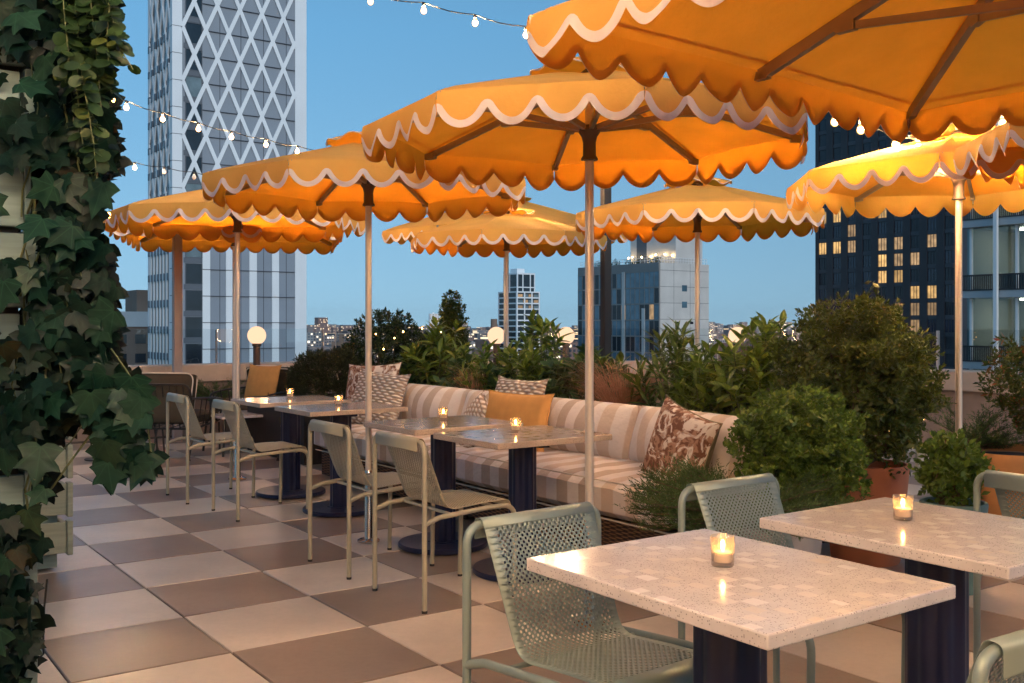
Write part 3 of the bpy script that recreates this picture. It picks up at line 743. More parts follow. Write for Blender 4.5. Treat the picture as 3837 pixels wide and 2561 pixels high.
pillow('cream woven pillow at the left end of the sofa, in front of a floral pillow', 'pillow', 'woven', .62, .50, .17, pl(3.98, -7.55, .69), (math.radians(-18), .06, fa + .25))
pillow('brown floral pillow standing at the far left end of the sofa', 'pillow', 'floral', .66, .52, .17, pl(4.12, -7.92, .73), (math.radians(-12), -.05, fa + .3), 'taupe')
pillow('brown floral pillow with an olive back leaning at the right end of the sofa', 'pillow', 'floral', .50, .46, .18, pl(3.95, -3.98, .645), (math.radians(-12), math.radians(14), math.radians(-62)), 'olive')
# ------------------------------------------------------------------ parapet walls, glass railing, posts, globe lamps
PC = [(-6.2, None), (-2.35, 13.3), (2.76, 13.3), None]
w0 = (-12.15 * SA * 0 + AB(-1.5, -12.2)[0], AB(-1.5, -12.2)[1]); w1 = (-2.35, 13.25); w2 = (2.76, 13.25); w3 = AB(9.95, -2.0)
def wall_run(p, q, name, label, base_mat):
    p, q = Vector((p[0], p[1], 0)), Vector((q[0], q[1], 0)); ln = (q - p).length; rz = math.atan2(q.y - p.y, q.x - p.x)
    t = thing(name, label, 'parapet', p, rz)
    mb = MB(); mb.box(0, ln, .06, .36, -.02, .62); mb.build('wall_base', base_mat, t)
    mb = MB(); n = max(1, int(ln / 1.9))
    for i in range(n): mb.box(ln * i / n + .003, ln * (i + 1) / n - .003, 0, .42, .622, .83)
    mb.build('coping', 'stone', t, bevel=.012)
    return ln, rz
def rail_run(p, q, label):
    p, q = Vector((p[0], p[1], 0)), Vector((q[0], q[1], 0)); ln = (q - p).length; rz = math.atan2(q.y - p.y, q.x - p.x)
    t = thing('glass_railing', label, 'railing', p, rz)
    n = max(1, int(ln / 1.35))
    for i in range(n):
        mb = MB(); mb.box(ln * i / n + .008, ln * (i + 1) / n - .008, .25, .262, .84, 1.262); mb.build('pane', 'glass', t)
    for i in range(n + 1):
        mb = MB(); mb.box(min(ln * i / n, ln - .02) - .003, min(ln * i / n, ln - .02) + .003, .225, .287, .832, 1.25); mb.build('clamp', 'tanpost', t)
wall_run(w0, w1, 'parapet', 'tan stone topped parapet at the back left under the lattice tower', 'stone2')
wall_run(w1, w2, 'parapet', 'tan stone topped parapet behind the planting in the middle', 'stone2')
wall_run(w2, w3, 'parapet', 'tan stone topped parapet on the right beyond the big round bush', 'stone2')
rail_run(w0, w1, 'clear glass railing in front of the lattice tower, reflecting a globe lamp')
rail_run(w1, w2, 'clear glass railing behind the middle planting')
rail_run(w2, w3, 'clear glass railing on the right in front of the dark tower')
def globe_lamp(label, x, y, z=1.175, r=.112):
    t = thing('globe_lamp', label, 'lamp', (x, y, 0), 0, 'globe lamps on the terrace edge')
    mb = MB(); mb.lathe([(.07, .0), (.07, .03), (.043, .04), (.043, z - r - .02), (.055, z - r - .015), (.055, z - r + .015), (.02, z - r + .02)], 20); mb.build('post', 'brown', t)
    mb = MB(); mb.ball((0, 0, z), r, 32, 20); mb.build('globe', 'globe', t)
    ld = bpy.data.lights.new('globe_light', 'POINT'); ld.energy = 55; ld.color = (1, .54, .24); ld.shadow_soft_size = r + .004
    lo = bpy.data.objects.new('globe_light', ld); COL.objects.link(lo); lo.parent = t; lo.location = (0, 0, z)
globe_lamp('lit globe lamp behind the lounge chair with the mustard pillow', (962 - CX) / F * 12.35, 12.35, 1.183)
globe_lamp('lit globe lamp in front of the slim white tower', (1860 - CX) / F * 12.7, 12.7)
globe_lamp('lit globe lamp half covered by leaves left of the concrete block', (2120 - CX) / F * 12.7, 12.7)
globe_lamp('lit globe lamp seen through leaves right of the concrete block', (2763 - CX) / F * 12.9, 12.9)
mb = MB(); x, y = (2270 - CX) / F * 10.6, 10.6; mb.box(-.044, .044, -.044, .044, 0, 3.6)
o = mb.build('timber_post', 'darkwood', None, bevel=.006, loc=(x, y, 0)); o.rotation_euler = (0, 0, .45); tag(o, 'tall dark timber post rising from the planting behind the sofa', 'post')
mb = MB(); mb.box(-.046, .046, -.046, .046, 0, 2.35); x, y = (664 - CX) / F * 11.4, 11.4
o = mb.build('steel_post', 'tanpost', None, bevel=.004, loc=(x, y, 0)); o.rotation_euler = (0, 0, YAW); tag(o, 'tall tan square post in front of the lattice tower corner', 'post')
mb = MB(); x, y = pix(3590, 1300, 8.6)[:2]
mb.tube(fillet([(-.03, 0, .0), (-.03, 0, .78), (.10, .05, .78), (.10, .05, .0)], .05), .022, 10)
o = mb.build('handrail', 'sage', None, loc=(x - .42, y, 0)); tag(o, 'short bent pipe handrail beyond the round bush', 'handrail')

t = thing('sky_blocker', 'unseen tan stucco block added behind the viewer to hold back low sky light', 'building', (0, -3.3, 0))  # added out of view to block the low sky behind the camera
mb = MB(); mb.box(-12, 12, -5, 0, -.01, 3.0); mb.build('wall', 'stone2', t)
mb = MB(); mb.box(-12.2, 12.2, -5.2, .15, 3.002, 3.2); mb.build('roof', 'stone', t)
# ------------------------------------------------------------------ lounge chairs and low table
def lounge_chair(label, loc, rz):
    t = thing('lounge_chair', label, 'lounge chair', (*loc, 0), rz, 'black wire lounge chairs')
    # local +x forward, width along y
    mb = MB(); W = .35
    mb.tube(fillet([(-.30, -W, .30), (-.40, -W, .74), (-.40, W, .74), (-.30, W, .30)], .09), .011, 8)
    for k in range(1, 10):
        y = -W + 2 * W * k / 10; mb.tube([(-.30, y, .30), (-.40, y, .74)], .006, 6)
    mb.tube(fillet([(-.30, -W, .30), (.34, -W, .33), (.34, W, .33), (-.30, W, .30)], .05), .011, 8); mb.tube([(-.30, -W, .30), (-.30, W, .30)], .010, 8)
    for k in range(1, 8): mb.tube([(-.30, -W + 2 * W * k / 8, .30), (.34, -W + 2 * W * k / 8, .33)], .005, 6)
    mb.build('frame', 'black', t)
    for s in (-1, 1):
        mb = MB(); y = s * (W + .02)
        mb.tube(fillet([(-.37, s * W, .60), (.05, y + s * .05, .58), (.30, y + s * .03, .55), (.33, s * W, .33)], .09), .011, 8)
        for k in range(5): mb.tube([(-.20 + k * .11, s * W, .31), (-.24 + k * .125, y + s * .035, .585)], .005, 6)
        mb.build('arm', 'black', t)
        for x, dx in ((-.30, -.10), (.32, .05)):
            mb = MB(); mb.tube([(x, s * W, .31), (x + dx, s * (W - .01), .012)], .011, 8); mb.lathe([(.018, 0), (.02, .006), (.012, .03)], 8, (x + dx, s * (W - .01))); mb.build('leg', 'black', t)
    mb = MB()
    for yy in (-.12, .02): mb.tube(fillet([(-.31, yy, .30), (-.36, yy + .02, .05), (-.30, yy + .07, .05), (-.30, yy + .09, .30)], .04), .009, 8)
    mb.build('spring', 'black', t)
    mb = MB(); cushion(mb, -.27, .36, -.33, .33, .335, .44, .02); mb.build('seat_cushion', 'taupe', t, 50)
    mb = MB(); cushion(mb, -.235, .235, -.34, .34, -.06, .06, .02); o = mb.build('back_cushion', 'taupe', t, 50, loc=(-.295, 0, .595)); o.rotation_euler = (0, math.radians(-77), 0)
    q = MB(); q.tube(fillet([(-.24, -.335, -.03), (.243, -.345, -.05), (.243, .345, -.05), (-.24, .335, -.03)], .09), .0065, 6); q.tube(fillet([(-.24, -.335, .05), (.243, -.345, .05), (.243, .345, .05), (-.24, .335, .05)], .09), .0065, 6)
    q.build('piping', 'piping', o); return t
lounge_chair('black wire lounge chair seen from behind, its dark cushion edged in cream', ((648 - CX) / F * 10.2, 10.2), math.radians(84))
lounge_chair('black wire lounge chair facing us with a mustard pillow on it', ((960 - CX) / F * 11.3, 11.3), math.radians(-118))
lounge_chair('black wire lounge chair mostly hidden behind the farthest dining table column', ((1190 - CX) / F * 10.2, 10.2), math.radians(-170))
x, y = (948 - CX) / F * 11.2, 11.2
pillow('plain mustard linen pillow on the lounge chair beside the globe lamp', 'pillow', 'mustard', .46, .44, .15, (x + .07, y + .12, .655), (math.radians(-16), 0, math.radians(-28)))
t = thing('coffee_table', 'low square table with a pale top between the lounge chairs', 'table', ((905 - CX) / F * 10.5, 10.5, 0), YAW)
mb = MB(); mb.box(-.32, .32, -.32, .32, .375, .40); mb.build('tabletop', 'terra', t, bevel=.004)
for sx in (-1, 1):
    for sy in (-1, 1):
        mb = MB(); mb.tube([(sx * .27, sy * .27, .374), (sx * .30, sy * .30, 0)], .012, 8); mb.build('leg', 'black', t)
t = thing('side_table', 'small round black side table, its disc foot showing behind the ivy', 'table', ((376 - CX) / F * 9.9, 9.9, 0))
mb = MB(); mb.lathe([(.145, .0), (.145, .012), (.02, .02), (.014, .03)], 36); mb.build('base', 'black', t)
mb = MB(); mb.lathe([(.013, .025), (.013, .47)], 12); mb.build('column', 'black', t)
mb = MB(); mb.lathe([(.18, .471), (.18, .488), (.0, .489)], 36); mb.build('tabletop', 'black', t)

# ------------------------------------------------------------------ planters and planting
def planter_box(label, p0, p1, q0, q1, h, mat='darkwood'):
    x, y = AB(p0, q1); t = thing('planter_box', label, 'planter', (x, y, 0), YAW)   # local x = a, local y = -b
    W, D = p1 - p0, q1 - q0
    mb = MB(); e = .04; mb.box(0, W, 0, e, 0, h); mb.box(0, W, D - e, D, 0, h); mb.box(0, e, e, D - e, 0, h); mb.box(W - e, W, e, D - e, 0, h); mb.build('box', mat, t)
    mb = MB(); n = 24; rows = [[(e + (W - 2 * e) * i / 8, e + (D - 2 * e) * j / n, h - .05 + .02 * lump((i, j, 0), .7)) for j in range(n + 1)] for i in range(9)]; mb.grid(rows); mb.build('soil', 'soil', t)
planter_box('long dark timber planter behind the sofa', 4.66, 5.5, -8.75, -3.9, .56)
planter_box('low dark timber planter under the back left parapet', 4.4, 7.9, -12.05, -11.45, .42)
planter_box('dark timber planter at the far end of the sofa', 3.9, 5.6, -10.3, -8.85, .56)
def rosette_plant(name, label, c, w, ztop, zb, nst, leaf, tm, lsize, per=9, seed=0, cat='shrub', lean=.5, low=.0):
    t = thing(name, label, cat, (c[0], c[1], zb), 0); P = []; D = []; U = []; Sz = []; mb = MB(); H = ztop - zb
    for i in range(nst):
        a = rnd.random() * 6.28; r = w / 2 * math.sqrt(rnd.random()) * .82; hz = H * (1 - .55 * (r / (w / 2)) ** 2) * rnd.uniform(.45 + low, .9)
        if i < 5: hz = H * rnd.uniform(.78, .9); r *= .6
        tip = np.array([r * math.cos(a), r * math.sin(a), hz]); b0 = np.array([tip[0] * .35, tip[1] * .35, 0])
        d = tip - b0; d /= np.linalg.norm(d); d[0] += rnd.uniform(-lean, lean) * .5; d[1] += rnd.uniform(-lean, lean) * .5; d /= np.linalg.norm(d)
        mb.tube([tuple(b0), tuple(b0 * .4 + tip * .6 + np.array([0, 0, .02])), tuple(tip)], .006, 5, radii=[.008, .006, .003])
        s1 = np.cross(d, [.2, .9, .1]); s1 /= np.linalg.norm(s1); s2 = np.cross(d, s1); ph = rnd.random() * 6
        for k in range(per):
            f = k / (per - 1); an = ph + k * 2.4; rad = s1 * math.cos(an) + s2 * math.sin(an)
            P.append(tip - d * (.16 * f) * (lsize / .14)); dd = d * (.95 - 1.1 * f) + rad * (.5 + .7 * f); dd = dd + np.array([0, 0, -.22 * f]); D.append(dd); U.append(d - rad * .2 + rng.normal(size=3) * .18)
            Sz.append(lsize * rnd.uniform(.7, 1.15) * (.7 + .4 * math.sin(PI * min(1, f + .25))))
    leaves('foliage', tm, P, D, U, Sz, leaf, t); mb.build('stem', 'stem', t); return t
LG = tmpl_long(.17, .22); LN = tmpl_long(.10, .18); BR = tmpl_long(.33, .25)
rosette_plant('aucuba_shrub', 'big speckled leaved shrub left of the conical topiary, behind the left end of the sofa', AB(4.98, -8.20), .86, 1.40, .5, 52, 'aucuba', LG, .14, 11)
rosette_plant('aucuba_shrub', 'tall speckled leaved shrub covering part of a globe lamp, behind the woven pillows', AB(5.0, -6.66), .74, 1.47, .5, 50, 'aucuba', LG, .135, 11)
rosette_plant('laurel_shrub', 'dark narrow leaved laurel between the red grass and the speckled shrub', AB(5.02, -5.05), .74, 1.36, .5, 48, 'laurel', LN, .15, 13)
rosette_plant('aucuba_shrub', 'speckled leaved shrub touching the left side of the big round bush', AB(5.0, -4.35), .92, 1.44, .5, 68, 'aucuba', LG, .135, 11)
for i, (q, w, zt, lb) in enumerate(((-7.72, .50, 1.06, 'broad leaved low plant under the first speckled shrub'), (-6.20, .6, 1.08, 'broad leaved low plant just right of the tall speckled shrub'),
                                   (-7.05, .45, .98, 'broad leaved low plant behind the woven pillows'), (-5.75, .5, 1.0, 'broad leaved low plant left of the red grass'))):
    rosette_plant('leafy_plant', lb, AB(4.88, q), w, zt, .5, 22, 'broad', BR, .10, 8, cat='plant')
for q, zt, lf, lb in ((-7.28, 1.18, 'aucuba', 'mid height speckled plant between the two big speckled shrubs'), (-6.0, 1.2, 'broad', 'mid height broad leaved plant at the right of the tall speckled shrub'), (-5.78, 1.12, 'laurel', 'mid height narrow leaved plant left of the red grass'), (-4.7, 1.2, 'aucuba', 'mid height speckled plant in front of the laurel'), (-8.5, 1.15, 'broad', 'mid height broad leaved plant at the far end of the planter')):
    rosette_plant('leafy_plant', lb, AB(4.98, q), .74, zt, .5, 40, lf, LG if lf != 'broad' else BR, .12, 10, cat='plant', low=.1)
rosette_plant('leafy_plant', 'broad leaved low plant behind the floral pillow at the right end of the sofa', AB(4.85, -4.6), .6, 1.0, .5, 22, 'laurel', LN, .14, 9, cat='plant')
def grass(label, c, w, zb, zt, n, mat):
    t = thing('ornamental_grass', label, 'grass', (c[0], c[1], zb)); V = []; Fc = []; H = zt - zb
    for i in range(n):
        a = rnd.random() * 6.28; r0 = w * .12 * math.sqrt(rnd.random()); h = H * rnd.uniform(.55, 1.05); out = w * .5 * rnd.uniform(.2, 1.15); tw = rnd.uniform(-.5, .5)
        px_, py_ = r0 * math.cos(a), r0 * math.sin(a); o = len(V); wd = rnd.uniform(.0018, .0036)
        for k in range(8):
            f = k / 7; rr = out * f ** 1.7; z = h * (f * 1.35 - .35 * f ** 3) * (1 - .25 * f * f * rnd.uniform(.6, 1)); aa = a + tw * f
            x, y = px_ + rr * math.cos(aa), py_ + rr * math.sin(aa); sx, sy = -math.sin(aa + 1), math.cos(aa + 1); ww = wd * (1 - .8 * f)
            V += [(x - sx * ww, y - sy * ww, z), (x + sx * ww, y + sy * ww, z)]
        for k in range(7): Fc.append((o + 2 * k, o + 2 * k + 1, o + 2 * k + 3, o + 2 * k + 2))
    mb = MB(); mb.add(V, Fc); mb.build('blades', mat, t)
grass('reddish ornamental grass behind the striped cushions, left of the laurel', AB(4.9, -5.50), .95, .5, 1.17, 1000, 'grassred')
grass('thin brown ornamental grass between the two leafy plants behind the woven pillow', AB(4.85, -7.35), .6, .5, 1.05, 420, 'grassred')
shrub('round_shrub', 'dark small leaved shrub behind the first parasol pole, left of the topiary', (-1.28, 10.4, 1.02), (.44, .4, .44), 1300, 9, .06, .04, 'darkleaf', .28, .2, .5)
t = shrub('conical_topiary', 'slim conical topiary pointing up in front of the far skyline', (-.66, 11.0, 1.17), (.17, .17, .47), 1000, 8, .05, .034, 'hollyleaf', .34, .18, .5)
shrub('mugo_pine', 'low dark dwarf pine at the back, right of the lounge chair', (-1.78, 9.9, .74), (.41, .4, .32), 900, 16, .07, .055, 'pine', .07, .12, .35, zmin=-.3)
# juniper: feathery sprays
def juniper(label, c, w, zt, zb, n, seed=0, dirbias=None, group=None, up=.35, mat='juniper'):
    t = thing('juniper', label, 'shrub', (c[0], c[1], zb), 0, group); P = []; D = []; U = []; Sz = []; mb = MB(); H = zt - zb
    for i in range(n):
        a = rnd.random() * 6.28
        if dirbias is not None and rnd.random() < .45: a = dirbias + rnd.uniform(-.7, .7)
        ln = w * .5 * rnd.uniform(.55, 1.12); hz = H * rnd.uniform(.2, 1.0) * (1.15 - .5 * ln / (w * .5)); pts = []
        for k in range(9):
            f = k / 8; pts.append(np.array([math.cos(a) * ln * f, math.sin(a) * ln * f, hz * (f ** .7) - .06 * f * f + up * .08 * f ** 3]))
        mb.tube([tuple(p) for p in pts[::2]], .003, 4, radii=[.006, .005, .004, .003, .0015])
        for k in range(2, 9):
            d = pts[k] - pts[k - 1]; d /= np.linalg.norm(d)
            for m_ in range(5):
                sd = rng.normal(size=3); sd[2] = abs(sd[2]) * .6 + .15; tw = d * .9 + sd * .55; tw /= np.linalg.norm(tw); L_ = .085 * rnd.uniform(.6, 1.2); b0 = pts[k - 1] + (pts[k] - pts[k - 1]) * rnd.random()
                for q in range(9):
                    f = q / 8; P.append(b0 + tw * L_ * f); D.append(tw * 1.0 + rng.normal(size=3) * .5); U.append(rng.normal(size=3)); Sz.append(.020 * rnd.uniform(.7, 1.3))
    leaves('foliage', ([(-.09, 0, 0), (.09, 0, 0), (.06, .7, .02), (0, 1, 0), (-.06, .7, .02)], [(0, 1, 2, 3, 4)]), P, D, U, Sz, mat, t); mb.build('stem', 'bark', t)
juniper('feathery juniper in the low planter between the two lounge chairs', ((800 - CX) / F * 11.9, 11.9), .95, .80, .42, 42)
JP = (1.10, 4.80)
juniper('dark feathery juniper spilling over the right end of the sofa', JP, 1.0, .73, .36, 150, dirbias=PI * .98)
def pot(label, c, rt, rb, h, mat, rim=.02):
    t = thing('plant_pot', label, 'pot', (c[0], c[1], 0)); mb = MB()
    mb.lathe([(0, .004), (rb * .96, .0), (rb, .012), (rb + (rt - rb) * .45, h * .45), (rt - .006, h - .06), (rt, h - .012), (rt - .004, h), (rt - rim, h), (rt - rim - .004, h - .05)], 48); mb.build('vessel', mat, t, 50)
    mb = MB(); mb.lathe([(rt - rim - .003, h - .052), (0, h - .04)], 24); mb.build('soil', 'soil', t); return t
pot('grey pot under the juniper and the clipped boxwood ball', (1.28, 4.95), .24, .19, .40, 'greypot')
pot('grey pot half hidden under the clipped boxwood ball', (1.46, 5.05), .0 + .17, .14, .36, 'greypot') if False else None
shrub('boxwood_ball', 'bright green clipped boxwood ball in front of the big round bush', (1.425, 5.02, .70), (.295, .295, .30), 1700, 9, .045, .029, 'boxleaf', .40, .30, .30, stems=4, zb=.38, freq=7)
bp = (1.98, 5.68)
pot('big terracotta pot holding the tall round bush', bp, .235, .185, .545, 'terracotta')
shrub('round_bush', 'big round holly bush on bare stems in the terracotta pot', (1.945, 5.72, .975), (.42, .40, .46), 2700, 9, .06, .040, 'hollyleaf', .27, .26, .45, stems=26, zb=.5, zmin=-.86, freq=7)
pot('teal glazed pot of the leafy shrub by the right hand chair', (2.2, 5.05), .16, .12, .44, 'tealpot')
shrub('leafy_shrub', 'loose leafy shrub in the teal pot right of the terracotta pot', (2.19, 5.05, .61), (.165, .17, .19), 210, 8, .07, .046, 'boxleaf', .34, .2, .6, stems=10, zb=.42)
pot('ochre planter on the right under the red tipped shrub', (3.22, 6.5), .36, .30, .52, 'orangepot')
shrub('red_tipped_shrub', 'shrub with red tipped leaves at the right edge', (3.42, 6.45, .92), (.34, .3, .36), 800, 9, .08, .045, 'redleaf', .2, .25, .7, zb=.48)
juniper('dark juniper beside the red tipped shrub on the right', (3.05, 6.7), .55, .88, .48, 26)
# sage timber planter with juniper, bottom left
t = thing('timber_planter', 'sage green tiered timber planter standing behind the ivy post', 'planter', (-2.83, 5.50, 0), YAW)
for k in range(4):
    z = .10 + k * .205; W = .33 - (.0 if k % 2 else .0)
    mb = MB(); mb.box(-W, W - .012, -W, -W + .03, z, z + .165); mb.box(-W, W - .012, W - .03, W, z, z + .165); mb.box(-W, -W + .03, -W + .03, W - .03, z, z + .165); mb.box(W - .04, W - .012, -W + .03, W - .03, z, z + .165)
    mb.box(W - .010, W + .018, -W - .012, -W + .05, z - .012, z + .17); mb.build('board', 'sagewood', t, bevel=.004)
mb = MB(); mb.box(-.28, .28, -.28, .28, .02, .90); mb.build('inner_box', 'greywood', t)
mb = MB(); mb.box(-.345, .345, -.345, .345, .905, .94); mb.build('top_rim', 'sagewood', t, bevel=.004)
juniper('olive green juniper growing from the sage timber planter at the left', (-2.83, 5.50), .95, 1.16, .93, 46)
# ------------------------------------------------------------------ ivy covered post at the left
IY = 3.45
t = thing('timber_post', 'grey green boarded timber post at the left edge, covered with ivy', 'post', (-1.616 - .404 * CA, IY - .404 * SA, 0), YAW)
for k in range(12):
    z = .02 + k * .272
    mb = MB(); mb.box(-.30, .362 - (.012 if k % 3 == 1 else 0), 0, .03, z, z + .25 if k % 3 else z + .262); mb.build('board', 'greywood', t, bevel=.003)
    mb = MB(); mb.box(.364, .404 - (.02 if k % 4 == 2 else 0), -.006, .30, z, z + .262); mb.build('corner_board', 'greywood', t, bevel=.003)
mb = MB(); mb.box(-.28, .352, .04, .30, 0, 3.3); mb.build('core', 'darkwood', t)
POLY = [(-30, -60), (268, -60), (262, 60), (240, 130), (262, 230), (262, 330), (288, 385), (248, 405), (240, 470), (218, 520), (228, 560), (250, 600), (262, 680), (268, 760), (262, 830), (290, 860), (315, 900), (300, 950), (240, 965), (200, 960), (128, 1010), (104, 1060), (124, 1100), (98, 1180), (104, 1260), (84, 1330), (104, 1400), (84, 1470), (100, 1600), (-30, 1600)]
SPR = [(205, 870), (300, 895), (345, 925), (322, 975), (305, 1010), (362, 1078), (325, 1092), (290, 1100), (262, 1120), (252, 1070), (240, 1010), (215, 950)]
def inside(x, y, poly):
    c = False; j = len(poly) - 1
    for i in range(len(poly)):
        xi, yi = poly[i]; xj, yj = poly[j]
        if (yi > y) != (yj > y) and x < (xj - xi) * (y - yi) / (yj - yi) + xi: c = not c
        j = i
    return c
def sample(poly, n, x0=0, keep=None):
    xs = [p[0] for p in poly]; ys = [p[1] for p in poly]; out = []
    while len(out) < n:
        x, y = rnd.uniform(min(xs), max(xs)), rnd.uniform(min(ys), max(ys))
        if inside(x + 14, y, poly) and (keep is None or rnd.random() < keep(x, y)): out.append((x, y))
    return out
IV = tmpl_ivy()
t = thing('ivy', 'dense dark ivy climbing the boarded post at the left, one sprig hanging out', 'ivy', (-1.75, IY, 0))
def ivy_layer(name, pts, y0, y1, smin, smax, mat, down=.8, face=1.0):
    P = []; D = []; U = []; Sz = []
    for x, v in pts:
        y = rnd.uniform(y0, y1) - (.07 if x < 90 else 0); X, Y, Z = pix(x * 1.6335, v * 1.6335, y)
        s = rnd.uniform(smin, smax); d = np.array([rnd.gauss(0, .55), rnd.gauss(-.1, .35), -down + rnd.gauss(0, .4)]); d /= np.linalg.norm(d)
        P.append(np.array([X, Y, Z]) - d * s * .5 - np.array([-1.75, IY, 0])); D.append(d); U.append([rnd.gauss(.15, .5), -face, rnd.gauss(.35, .45)]); Sz.append(s)
    leaves(name, IV, P, D, U, Sz, mat, t)
kp = lambda x, y: 1 if x > 96 else (.8 if (y < 150 and x < 70) or (285 < y < 385 and x > 8) or (615 < y < 680) or (770 < y < 1050) or y > 1180 else .04)
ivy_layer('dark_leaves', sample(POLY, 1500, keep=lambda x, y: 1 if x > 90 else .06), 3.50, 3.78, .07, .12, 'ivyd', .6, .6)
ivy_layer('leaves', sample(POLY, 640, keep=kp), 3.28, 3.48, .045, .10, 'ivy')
ivy_layer('pale_leaves', sample(POLY, 46, keep=lambda x, y: (1 if x > 60 else .4) * (1 if y > 380 else .25)), 3.22, 3.32, .06, .12, 'ivyp')
ivy_layer('sprig_leaves', sample(SPR, 40), 3.2, 3.3, .07, .115, 'ivyp', 1.1)
ivy_layer('sprig_dark_leaves', sample(SPR, 34), 3.3, 3.38, .07, .11, 'ivy', 1.1)
mb = MB()
for k in range(26):
    x0 = rnd.uniform(60, 235); x = x0; pts = []; v = rnd.uniform(-60, 900); n = rnd.randrange(5, 11)
    for q in range(n):
        X, Y, Z = pix(x * 1.6335, v * 1.6335, 3.36 + rnd.uniform(-.05, .1)); pts.append((X + 1.75, Y - IY, Z)); x += rnd.uniform(-26, 22); v += 60
        if not inside(x, v, POLY): x = max(60, x - 45)
    mb.tube(pts, rnd.uniform(.002, .0045), 5)
for path in (((255, 800), (290, 850), (320, 900), (335, 960), (345, 1020), (350, 1075)), ((215, 850), (250, 930), (270, 1010), (285, 1080))):
    mb.tube([(pix(x * 1.6335, v * 1.6335, 3.3)[0] + 1.75, 3.3 - IY, pix(x * 1.6335, v * 1.6335, 3.3)[2]) for x, v in path], .003, 5)
mb.build('vine', 'stem', t)
t = thing('eucalyptus_garland', 'round leaved eucalyptus garland hanging over the top of the ivy', 'garland', (-1.5, 3.25, 2.4)); P = []; D = []; U = []; Sz = []; mb = MB()
strands = [((150, -60), (165, 60), (190, 170), (205, 280)), ((200, -60), (215, 60), (225, 160), (232, 250)), ((245, -60), (240, 40), (262, 90), (305, 160)), ((170, -60), (180, 90), (176, 200), (190, 330)), ((225, -60), (250, 10), (262, 60), (268, 120)), ((140, -60), (150, 60), (158, 130), (150, 190)), ((205, 40), (222, 110), (240, 180), (258, 215)), ((195, -60), (200, 40), (215, 120), (210, 200)), ((185, 150), (200, 240), (215, 330), (222, 410)), ((260, -60), (250, 30), (245, 90), (250, 150))]
for st in strands:
    yy = rnd.uniform(3.14, 3.3); pts = [np.array(pix(x * 1.6335, v * 1.6335, yy)) - np.array([-1.5, 3.25, 2.4]) for x, v in st]; mb.tube([tuple(p) for p in pts], .0022, 5)
    for k in range(len(pts) - 1):
        for q in range(6):
            f = q / 6; c = pts[k] * (1 - f) + pts[k + 1] * f; dn = pts[k + 1] - pts[k]; dn /= np.linalg.norm(dn)
            for s in (-1, 1):
                an = rnd.random() * 6.28; rad = np.array([math.cos(an), math.sin(an) * .8, .15]) * s
                P.append(c); D.append(dn * .35 + rad); U.append(np.array([.2, -.8, .6]) + rng.normal(size=3) * .4); Sz.append(rnd.uniform(.034, .056))
leaves('foliage', tmpl_round(), P, D, U, Sz, 'euca', t); mb.build('stem', 'stem', t)

# ------------------------------------------------------------------ string lights
def mk_bulb():
    mb = MB(); mb.lathe([(.0115, -.018), (.0125, -.026), (.020, -.038), (.0255, -.052), (.0262, -.062), (.0225, -.076), (.012, -.086), (0, -.089)], 14)
    return mb
BM = {}
def bulb(parent, p, lit=True, sc=1.0):
    key = 'bulb' if lit else 'bulb_off'
    if key not in BM:
        if lit:
            mbb = mk_bulb(); mbb.m = [1] * len(mbb.f); mbb.ball((0, 0, -.060), .0165, 12, 8, sz=1.15, mi=0); o = mbb.build('bulb', ['bulb', 'envelope'], None, 60)
        else: o = mk_bulb().build('bulb', key, None, 60)
        mb = MB(); mb.lathe([(.004, .008), (.012, .004), (.0145, -.004), (.0145, -.02), (.012, -.021)], 12); s = mb.build('socket', 'cable', None)
        BM[key] = (o.data, s.data); bpy.data.objects.remove(o); bpy.data.objects.remove(s)
    o = bpy.data.objects.new('bulb', BM[key][0]); COL.objects.link(o); o.parent = parent; o.location = p; o.scale = (sc,) * 3
    s = bpy.data.objects.new('socket', BM[key][1]); COL.objects.link(s); s.parent = o
    return o
def string(label, pts, lit=None, ends=(), sc=1.0):
    """pts: bulb hanging points; ends: extra cable points before and after"""
    p0 = Vector(pts[0]); t = thing('string_light', label, 'string lights', p0, 0, 'string lights over the terrace')
    path = [Vector(p) - p0 for p in ([ends[0]] if ends else []) + list(pts) + ([ends[1]] if ends else [])]
    fine = []
    for a, b in zip(path, path[1:]):
        for k in range(4): q = a.lerp(b, k / 4); q.z -= .018 * math.sin(PI * k / 4); fine.append(q + Vector((0, 0, .006)))
    fine.append(path[-1] + Vector((0, 0, .006)))
    mb = MB(); mb.tube(fine, .0042, 6); mb.build('cable', 'cable', t)
    for i, p in enumerate(pts): bulb(t, Vector(p) - p0, lit is None or i in lit, sc)
D = 1.6335
string('string of lit bulbs high at the top centre, ending at the big square parasol', [pix(u * D, v * D, y) for u, v, y in ((735, -42, 7.4), (850, -12, 7.2), (972, 8, 7.0), (1090, 36, 6.8), (1207, 63, 6.6))], None, (pix(600 * D, -85 * D, 7.6), pix(1330 * D, 84 * D, 6.4)), .86)
string('string of lit bulbs crossing the lattice tower from the ivy to a parasol top', [pix(u * D, v * D, y) for u, v, y in ((200, 205, 8.4), (290, 233, 8.7), (373, 260, 9.0), (455, 283, 9.3), (531, 302, 9.6), (610, 320, 9.9), (682, 336, 10.2), (750, 348, 10.5), (815, 358, 10.8))], None, (pix(120 * D, 178 * D, 8.1), pix(890 * D, 366 * D, 11)), .92)
string('lower string on the left with one lit bulb and two unlit ones', [pix(u * D, v * D, y) for u, v, y in ((230, 362, 10.6), (309, 374, 11.0), (377, 384, 11.4), (445, 396, 11.8), (510, 408, 12.2))], (0, 1, 4), (pix(150 * D, 350 * D, 10.3), pix(600 * D, 424 * D, 12.6)), .92)
